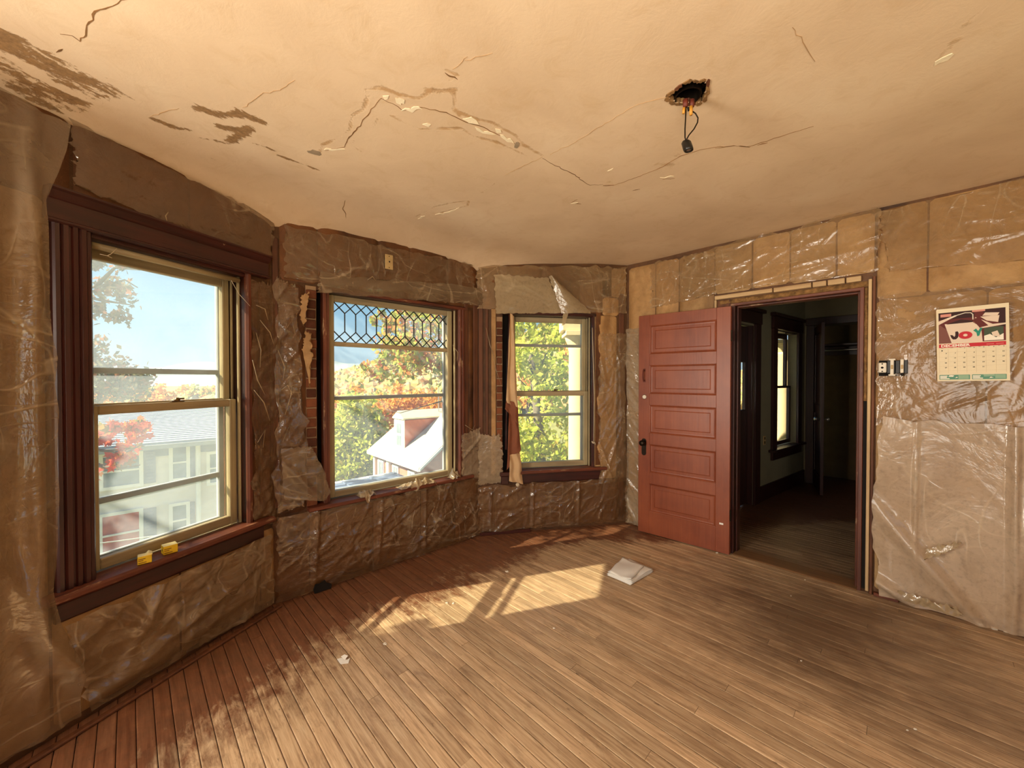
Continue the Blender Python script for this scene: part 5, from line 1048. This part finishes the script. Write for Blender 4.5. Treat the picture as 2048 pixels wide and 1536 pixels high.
for k in range(4): MB().box(.002 - .001 * k, CW + .004 - .003 * k, -.002 + .0016 * k, -.0006 + .0016 * k, -.001 + .001 * k, CHh + .003 * (3 - k) * .5).build('page', cr_, cal)
LAY = [0]
def pol(pts, mat, name='print'):
    LAY[0] += 1; y = -.0021 - .00006 * LAY[0]; b = MB(); P = [(x * CW, z * CHh) for x, z in pts]
    return (b, P, y)
def pr_(mat, *polys):
    LAY[0] += 1; y = -.0022 - .00008 * LAY[0]
    b = MB()
    for pts in polys: b.ex_y([(x * CW, z * CHh) for x, z in pts], y, y + .00006)
    o = b.build('printed_area', mat, cal)
    if len(polys) > 1: o['kind'] = 'stuff'
    return o
rc = lambda x0, z0, x1, z1: [(x0, z0), (x1, z0), (x1, z1), (x0, z1)]
pr_(cmr, rc(.03, .525, .97, .955)); pr_(cdk, rc(.03, .86, .55, .955), [(.70, .90), (.97, .90), (.97, .955), (.62, .955)], [(.88, .72), (.97, .70), (.97, .90), (.88, .90)])
pr_(cmd, [(.03, .525), (.22, .525), (.17, .70), (.03, .80)], [(.52, .74), (.70, .72), (.60, .85), (.55, .86)]); pr_(cpk, rc(.06, .895, .22, .935), [(.52, .93), (.70, .93), (.70, .955), (.52, .955)])
pr_(cbag, [(.22, .525), (.66, .525), (.64, .72), (.52, .80), (.12, .795), (.155, .70)], [(.62, .70), (.97, .735), (.97, .755), (.80, .75), (.56, .86)], [(.66, .87), (.86, .855), (.89, .895), (.70, .91)], [(.72, .80), (.87, .77), (.89, .86), (.63, .86)], [(.03, .79), (.20, .86), (.30, .895), (.28, .91), (.03, .84)])
pr_(cdk, [(.14, .79), (.36, .845), (.53, .815), (.52, .795)]); pr_(cmr, [(.53, .82), (.60, .86), (.74, .735), (.62, .715)])
hb = MB(); LAY[0] += 1; hb.tube([(x * CW, -.0026, z * CHh) for x, z in ((.16, .865), (.30, .905), (.42, .93), (.50, .925), (.53, .90), (.53, .83))], .0022, 6); hb.build('printed_handle', cwt, cal)
pr_(cwt, rc(.68, .535, .94, .70)); pr_(cgd, [(.68, .60), (.76, .62), (.84, .57), (.94, .62), (.94, .71), (.80, .715), (.68, .70)]); pr_(cbag, [(.80, .59), (.90, .575), (.86, .66), (.78, .64)])
pr_(cdk, *[[(.20, .64), (.235, .635), (.26, .61), (.275, .63), (.275, .68), (.31, .685), (.325, .66), (.315, .60), (.285, .575), (.24, .575), (.215, .60)]])
rg = [(.42 + .10 * math.cos(t), .625 + .052 * math.sin(t)) for t in np.linspace(0, 2 * math.pi, 25)[:-1]]; pr_(crd, rg); pr_(cbag, [(.42 + .032 * math.cos(t), .625 + .018 * math.sin(t)) for t in np.linspace(0, 2 * math.pi, 17)[:-1]])
pr_(ctl, [(.53, .68), (.57, .705), (.60, .67), (.63, .71), (.66, .71), (.63, .645), (.615, .605), (.585, .60), (.575, .65)])
pr_(crd, rc(.03, .465, .97, .515)); pr_(cpk, *[rc(.71 + .13 * k, .490 - .008 * j, .71 + .13 * k + .10, .493 - .008 * j) for k in range(2) for j in range(2)])
LY = lambda: -.0022 - .00008 * (LAY[0] + 2)
def txt(body, x, z, size, mat, bold=0, align='LEFT', sx=1.0):
    me = text_mesh(body, size, bold, align); me.materials.append(mat)
    me.transform(Matrix.Translation((x * CW, LY(), z * CHh)) @ Matrix.Rotation(math.pi / 2, 4, 'X') @ Matrix.Diagonal((sx, 1, 1, 1))); return link('printed_text', me, cal)
txt('DECEMBER', .06, .475, .0205, cwt, .0007, sx=1.12)
pr_(cln, *[rc(.03, z, .97, z + .0015) for z in (.40, .335, .27, .205, .14)], *[rc(.03 + .134 * k, .11, .033 + .134 * k, .455) for k in range(8)])
d = 1
for r_ in range(5):
    for c_ in range(7):
        if r_ == 0 and c_ < 2: continue
        if d > 31: break
        txt(str(d), .145 + .134 * c_, .445 - .066 * r_, .0085, cink, .0002, 'RIGHT'); d += 1
pr_(cink, [(.075 + .012 * math.cos(t), .425 + .009 * math.sin(t)) for t in np.linspace(0, 6.28, 13)[:-1]])
for k in range(7): txt(('SUN', 'MON', 'TUE', 'WED', 'THU', 'FRI', 'SAT')[k], .06 + .134 * k, .457, .0045, cink)
pr_(cgr, rc(.03, .02, .475, .085), rc(.505, .02, .97, .085)); pr_(cwt, *[rc(a, z, a + .11 + e, z + .012) for a in (.04, .515) for z, e in ((.062, 0), (.045, -.01), (.028, .03))], [(.16, .062), (.23, .058), (.25, .075), (.21, .08), (.18, .078)], [(.26, .04), (.30, .045), (.29, .058)], [(.74, .035), (.80, .04), (.76, .052)]); pr_(clt, rc(.31, .025, .46, .08), rc(.82, .03, .96, .08), [(.67, .055), (.82, .06), (.81, .085), (.66, .083)])

# exposed switches beside the doorway
sw = thing('wall_switches', 'white outlet and two bare black switches without cover plate', 'switch', W4.m)
x0, z0 = 1.842, 1.478; xs_ = lambda px: W4.hit(px, 733, -.045)[0]; zs_ = lambda py: W4.hit(1785, py, -.045)[1]
bar(sw, 'back_box', xs_(1757), xs_(1816), -.030, -.0, zs_(752), zs_(720), 'void', .003)
bar(sw, 'outlet_face', xs_(1757), xs_(1773), -.048, -.028, zs_(745), zs_(725), 'white_plastic', .004)
for py, r in ((727.5, .004), (735, .007), (742.5, .004)): MB().lathe([(r, 0), (r, .0012)], lambda x, y, h: (xs_(1764.5) + x, -.0482 - h + .0006, zs_(py) + y), 12).build('outlet_hole', M['void'], sw)
for a, c in ((1773.5, 1790), (1790.5, 1800), (1808, 1816)): bar(sw, 'switch_body', xs_(a), xs_(c), -.045, -.024, zs_(747), zs_(721), 'black', .003)
for a in (1784, 1804): bar(sw, 'toggle_strap', xs_(a - 3.6), xs_(a + 3.6), -.051, -.035, zs_(750 if a < 1790 else 746), zs_(719), 'white_plastic', .003); bar(sw, 'toggle', xs_(a - 2.2), xs_(a + 2.2), -.058, -.049, zs_(738), zs_(730), 'ivory', .002)
for z in (719, 750): bar(sw, 'strap_ear', xs_(1777), xs_(1791), -.049, -.040, zs_(z + 1.6), zs_(z - 1.6), 'white_plastic', .002)
MB().lathe([(.010, 0), (.008, .012), (.002, .015)], lambda x, y, h: (xs_(1805) + x, -.040 - h, zs_(749) + y), 12).build('wire_nut', M['black'], sw, None, True)

# outlet above the leaded window
ou = thing('wall_outlet', 'ivory outlet plate high on the wall above the leaded window', 'outlet', W2.m)
ua, za = W2.hit(770.5, 537, -.05); ub, zb = W2.hit(786, 511, -.05)
b = MB(); b.box(ua, ub, -.052, -.044, za, zb, .003); b.build('cover_plate', M['ivory'], ou)
MB().lathe([(.017, 0), (.017, .003), (.012, .004)], lambda x, y, h: ((ua + ub) / 2 + x, -.052 - h, (za + zb) / 2 + y), 18).build('socket', M['ivory'], ou)
MB().lathe([(.006, 0), (.006, .001)], lambda x, y, h: ((ua + ub) / 2 + x, -.0562 - h, (za + zb) / 2 + y), 10).build('socket_hole', M['void'], ou)
for z in (za + .013, zb - .013): MB().lathe([(.004, 0), (.003, .0015)], lambda x, y, h: ((ua + ub) / 2 + x, -.052 - h, z + y), 8).build('screw', M['metal_dark'], ou)
MB().box((ua + ub) / 2 - .025, (ua + ub) / 2 + .025, -.044, 0, za + .02, zb - .02).build('outlet_box', M['metal_dark'], ou)
# dark opening near the corner
vb = MB(); vb.box(1.235, 1.340, .12, .14, 2.25, 2.47); tag(vb.build('wall_cavity', M['void'], wf), None)
# shade cloth hanging at the far window
def strip_mesh(name, w, L, Rr, y, cols, mats, parent, folds):
    nu, nv = 14, 60; S, T = np.meshgrid(np.linspace(0, 1, nu), np.linspace(0, 1, nv)); lu, lz = interp(L, T[:, 0]); ru, rz = interp(Rr, T[:, 0]); U = lu[:, None] * (1 - S) + ru[:, None] * S; Z = lz[:, None] * (1 - S) + rz[:, None] * S
    Y = y - folds * (.5 + .5 * np.sin(S * 9 + T * 2.5 + .8 * np.sin(T * 7))) - .006 * snoise(U, Z, 4, 2, 3)
    return grid_mesh(name, np.stack([U, Y, Z], -1), nu, nv, mats, parent)
ts = thing('torn_window_shade', 'torn beige and brown shade cloth hanging at left of far window', 'shade', W3.m)
g3 = lambda px, py, y=-.06: W3.hit(px, py, y)
strip_mesh('upper_cloth', W3, [g3(1012, 805), g3(1016, 720), g3(1020, 625)], [g3(1036, 815), g3(1032, 720), g3(1028, 632)], -.045, 0, M['shade'], ts, .022)
strip_mesh('brown_band', W3, [g3(1010, 818), g3(1012, 800)], [g3(1038, 852), g3(1036, 806)], -.048, 0, M['shade_brown'], ts, .020)
strip_mesh('brown_cloth', W3, [g3(1014, 940), g3(1016, 880), g3(1018, 822)], [g3(1043, 900), g3(1040, 870), g3(1037, 838)], -.040, 0, M['shade_brown'], ts, .020)
strip_mesh('lower_cloth', W3, [g3(1018, 962), g3(1019, 910)], [g3(1046, 968), g3(1041, 905)], -.05, 0, M['shade'], ts, .024)
strip_mesh('dark_edge', W3, [g3(1011, 900), g3(1012, 800), g3(1018, 628)], [g3(1015, 900), g3(1016, 800), g3(1021, 626)], -.03, 0, M['trim'], ts, .01)
rp = g3(1034, 968); b = MB(); b.lathe([(.014, 0), (.017, .004), (.017, .02), (.010, .024)], lambda x, y, h: (rp[0] + x, -.075 - h, rp[1] + y), 14); b.build('pull_ring', M['cord'], ts, None, True)
sc = thing('sash_cord', 'pale sash cord with knot hanging right of far window', 'cord', W3.m); k1, k2 = g3(1186, 700, -.03), g3(1187, 885, -.03)
MB().tube([(k1[0], -.012, k1[1] + .22), (k1[0], -.03, k1[1]), (k2[0] + .004, -.034, (k1[1] + k2[1]) / 2), (k2[0], -.034, k2[1])], .0035, 6).build('cord_line', M['cord'], sc, None, True)
MB().tube([(k2[0] - .02, -.034, k2[1] + .012), (k2[0] - .006, -.040, k2[1] - .004), (k2[0] + .006, -.040, k2[1] + .002), (k2[0] + .016, -.034, k2[1] - .02)], .007, 8).build('knot', M['cord'], sc, None, True)
# crumpled film on the leaded window stool
def lump(name, w, poly_l, poly_r, zt, hgt, seed, mat, label):
    nu, nv = 70, 26; S, T = np.meshgrid(np.linspace(0, 1, nu), np.linspace(0, 1, nv)); (ua, _), (ub, _) = poly_l, poly_r
    U = ua + (ub - ua) * S; Dd = -.075 + .10 * T; e = np.sin(np.pi * S) ** .5
    g = snoise(U * 6, Dd * 8, seed, 3, 1.2); H = np.abs(crumple(U, Dd, seed, 60, .02, (.02, .1), (.004, .012))) + hgt * (.5 + .35 * g)
    Z = zt + .002 + np.clip(H, .001, None) * e * np.sin(np.pi * np.clip(T * .8 + .15, 0, 1)); Z = np.where(T < .18, Z - .05 * (1 - T / .18) * np.clip(np.sin(S * 9 - 2), 0, 1), Z)
    return tag(grid_mesh(name, np.stack([U, Dd + .008 * g, Z], -1), nu, nv, M[mat], None, w.m), label, 'plastic scrap')
lump('crumpled_film', W2, W2.hit(800, 985, -.05), W2.hit(872, 965, -.05), .588, .035, 8, 'film_pale', 'crumpled white film lying on the leaded window stool')
lump('film_scrap', W2, W2.hit(900, 957, -.03), W2.hit(918, 954, -.03), .588, .016, 9, 'film_pale', 'small white scrap at the right end of leaded window stool')
lump('film_scrap', W2, W2.hit(720, 998, -.05), W2.hit(752, 992, -.05), .588, .010, 10, 'film_pale', 'flat film scrap on the leaded window stool left of centre')
# two small yellow cartons
def carton(p0, p1, h, dep, label, open_=False):
    a, c = np.array(p0[:2]), np.array(p1[:2]); L = np.linalg.norm(c - a); d_ = (c - a) / L; t = thing('yellow_carton', label, 'carton', Matrix.Translation((a[0], a[1], .5885)) @ Matrix.Rotation(math.atan2(d_[1], d_[0]), 4, 'Z'), 'yellow cartons on the left window stool')
    MB().box(0, L, 0, dep, 0, h, .0015).build('carton_body', M['yellow'], t); MB().box(.001, L - .001, .001, dep - .001, h, h + .0012).build('lit_carton_top', M['yellow_top'], t)
    for k, (x0, x1, z) in enumerate(((.05, .55, .62), (.05, .40, .42), (.05, .62, .16))): MB().box(x0 * L, x1 * L, -.0006, .0003, z * h, z * h + .0035).build('printed_line', M['brown_ink'], t)
    if open_: MB().ex_y([(L * .55, h), (L * .78, h + .012), (L + .002, h + .004), (L + .002, h)], .002, dep - .002).build('lid_flap', M['yellow_top'], t)
    MB().box(-.0008, .0002, dep * .35, dep * .6, h * .4, h * .6).build('printed_mark', M['brown_ink'], t)
carton(at(275, 1131, .5885), at(304, 1124, .5885), .036, .040, 'crumpled yellow carton with lifted lid, nearer of two on sill', True); carton(at(327, 1111, .5885), at(356, 1103, .5885), .040, .045, 'squarer yellow carton with brown print, farther of two on sill')
# white pad of papers on the floor
pd = thing('paper_pad', 'loose white papers stacked on the sunlit floor', 'papers'); pcx = at(1259, 1149); pd.location = (pcx[0], pcx[1], 0)
Pq = [at(*p)[:2] - pcx[:2] for p in ((1213, 1152), (1262, 1172), (1307, 1144), (1258, 1124))]
def sheetp(pts, z, k, amp, name='sheet'):
    n = 14; S, T = np.meshgrid(np.linspace(0, 1, n), np.linspace(0, 1, n)); a, c, e, f = pts; X = (1 - S)[..., None] * ((1 - T)[..., None] * a + T[..., None] * f) + S[..., None] * ((1 - T)[..., None] * c + T[..., None] * e)
    Z = z + amp * (.5 + .5 * snoise(X[..., 0] * 3, X[..., 1] * 3, k, 2, 1.0)); o = grid_mesh(name, np.concatenate([X, Z[..., None]], -1), n, n, M['paper'], pd); m_ = o.modifiers.new('thick', 'SOLIDIFY'); m_.thickness = .0012; return o
rot = lambda pts, a, s: [np.array([p[0] * math.cos(a) - p[1] * math.sin(a), p[0] * math.sin(a) + p[1] * math.cos(a)]) * s for p in pts]
for k in range(6): sheetp(rot(Pq, .03 * (k % 3 - 1), .97 + .01 * (k % 2)), .004 + .0035 * k, 30 + k, .0015)
sheetp(rot([p * np.array([.82, 1.0]) + np.array([-.02, .012]) for p in Pq], .09, .95), .027, 40, .018); sheetp(rot(Pq, -.02, .95), .025, 41, .010)
ss = thing('paper_scrap', 'small torn white paper scrap lying on the near floor', 'paper scrap'); pcs = at(687, 1322); ss.location = (pcs[0], pcs[1], 0)
b = MB(); q = [at(*p)[:2] - pcs[:2] for p in ((674, 1319), (681, 1329), (697, 1327), (700, 1317), (693, 1321), (690, 1315))]; b.ex_z([tuple(p) for p in q], .001, .003); b.build('torn_sheet', M['paper'], ss)
b = MB(); q = [at(*p)[:2] - pcs[:2] for p in ((682, 1317), (690, 1322), (696, 1316), (689, 1314))]; b.prism([tuple(p) for p in q], lambda x, y: (x, y, .003 + .25 * max(0, y + .01)), lambda x, y: (x, y, .0045 + .25 * max(0, y + .01))); b.build('raised_corner', M['paper'], ss)
# crumbs of plaster on the boards
crumbs = [(1014, 1144, .016, 'white plaster chip on the red boards behind the sun patch'), (894, 1206, .013, 'left of two pale chips in the left part of the sun patch'), (907, 1207, .012, 'right of two pale chips in the left part of the sun patch'), (771, 1288, .014, 'grey pebble of plaster at the left tip of the sun patch'),
          (1108, 1257, .012, 'grey pebble of plaster just below the right sun patch'), (1582, 1192, .007, 'tiny white crumb on the boards in front of the doorway'), (1603, 1322, .007, 'tiny white crumb on bare boards right of the sun patch'), (1830, 1459, .009, 'right of two white crumbs on the near right boards'), (1815, 1461, .007, 'left of two white crumbs on the near right boards'),
          (1434, 1106, .011, 'pale crumb on the floor under the hinge side of the open door'), (1610, 1160, .009, 'small crumb lying on the middle of the threshold'), (1700, 1162, .012, 'pale crumb on the threshold beside the right jamb, farthest of three'), (1712, 1171, .014, 'pale crumb on the threshold beside the right jamb, middle of three'), (1722, 1179, .012, 'pale crumb on the threshold beside the right jamb, nearest of three'),
          (552, 1190, .014, 'pale crumb at the foot of the first bay corner'), (1962, 1250, .02, 'white crumb along the right wall base, first after the bunched plastic'), (1988, 1258, .018, 'white crumb along the right wall base, second after the bunched plastic'), (2014, 1264, .02, 'white crumb along the right wall base, third after the bunched plastic')]
for k, (px, py, r, lb) in enumerate(crumbs):
    c = at(px, py); b = MB(); n = 6; a0 = R.uniform(0, 6); rr = [r * R.uniform(.6, 1.2) for _ in range(n)]
    V = [(rr[i] * math.cos(a0 + i * 1.047), rr[i] * .7 * math.sin(a0 + i * 1.047), 0.0008) for i in range(n)] + [(rr[i] * .6 * math.cos(a0 + i * 1.047 + .2), rr[i] * .45 * math.sin(a0 + i * 1.047 + .2), r * R.uniform(.3, .7)) for i in range(n)]
    b.add(V, [list(range(n))[::-1], list(range(n, 2 * n))] + [(i, (i + 1) % n, n + (i + 1) % n, n + i) for i in range(n)])
    tag(b.build('plaster_crumb', M['chip'], None, Matrix.Translation((c[0], c[1], 0))), lb, 'debris', 'plaster crumbs on the floor boards')
# base trims
tag(MB().box(.02, .50, -.035, -.012, .0, .03, .003).build('baseboard_far', M['trim_x'], None, W3.m), 'dark stub of baseboard at foot of far bay wall', None, None, 'structure')
tag(MB().box(1.83, 1.95, -.03, -.0, .0, .022, .003).build('baseboard_right', M['trim_worn_x'], None, W4.m), 'short red remnant of baseboard right of the doorway', None, None, 'structure')
tag(MB().box(-1.0, .88, -.085, -.055, .0, .014, .004).build('baseboard_left', M['furring'], None, W1.m), 'thin shoe strip along the left bay wall', None, None, 'structure')
MB().ex_y([(.235, .005), (.34, .004), (.345, .03), (.315, .05), (.30, .075), (.27, .06), (.24, .065), (.228, .03)], -.058, -.05).build('torn_gap_shade', M['void'], wc)  # dark plate painting the shade of a hole at the wall base
# cobweb threads in the left window
for pts, lb in (([(462, 560), (478, 588), (500, 612)], 'single cobweb thread across upper right corner of the left window'), ([(214, 512), (222, 508), (234, 497)], 'short cobweb wisp at the head of the left window'), ([(200, 508), (216, 512), (224, 516)], 'cobweb wisp lying under the left window head rail')):
    tag(MB().tube(wpts(None, W1, pts, -.045), .0012, 5).build('cobweb_thread', M['cord'], None, None, True), lb, 'cobweb')
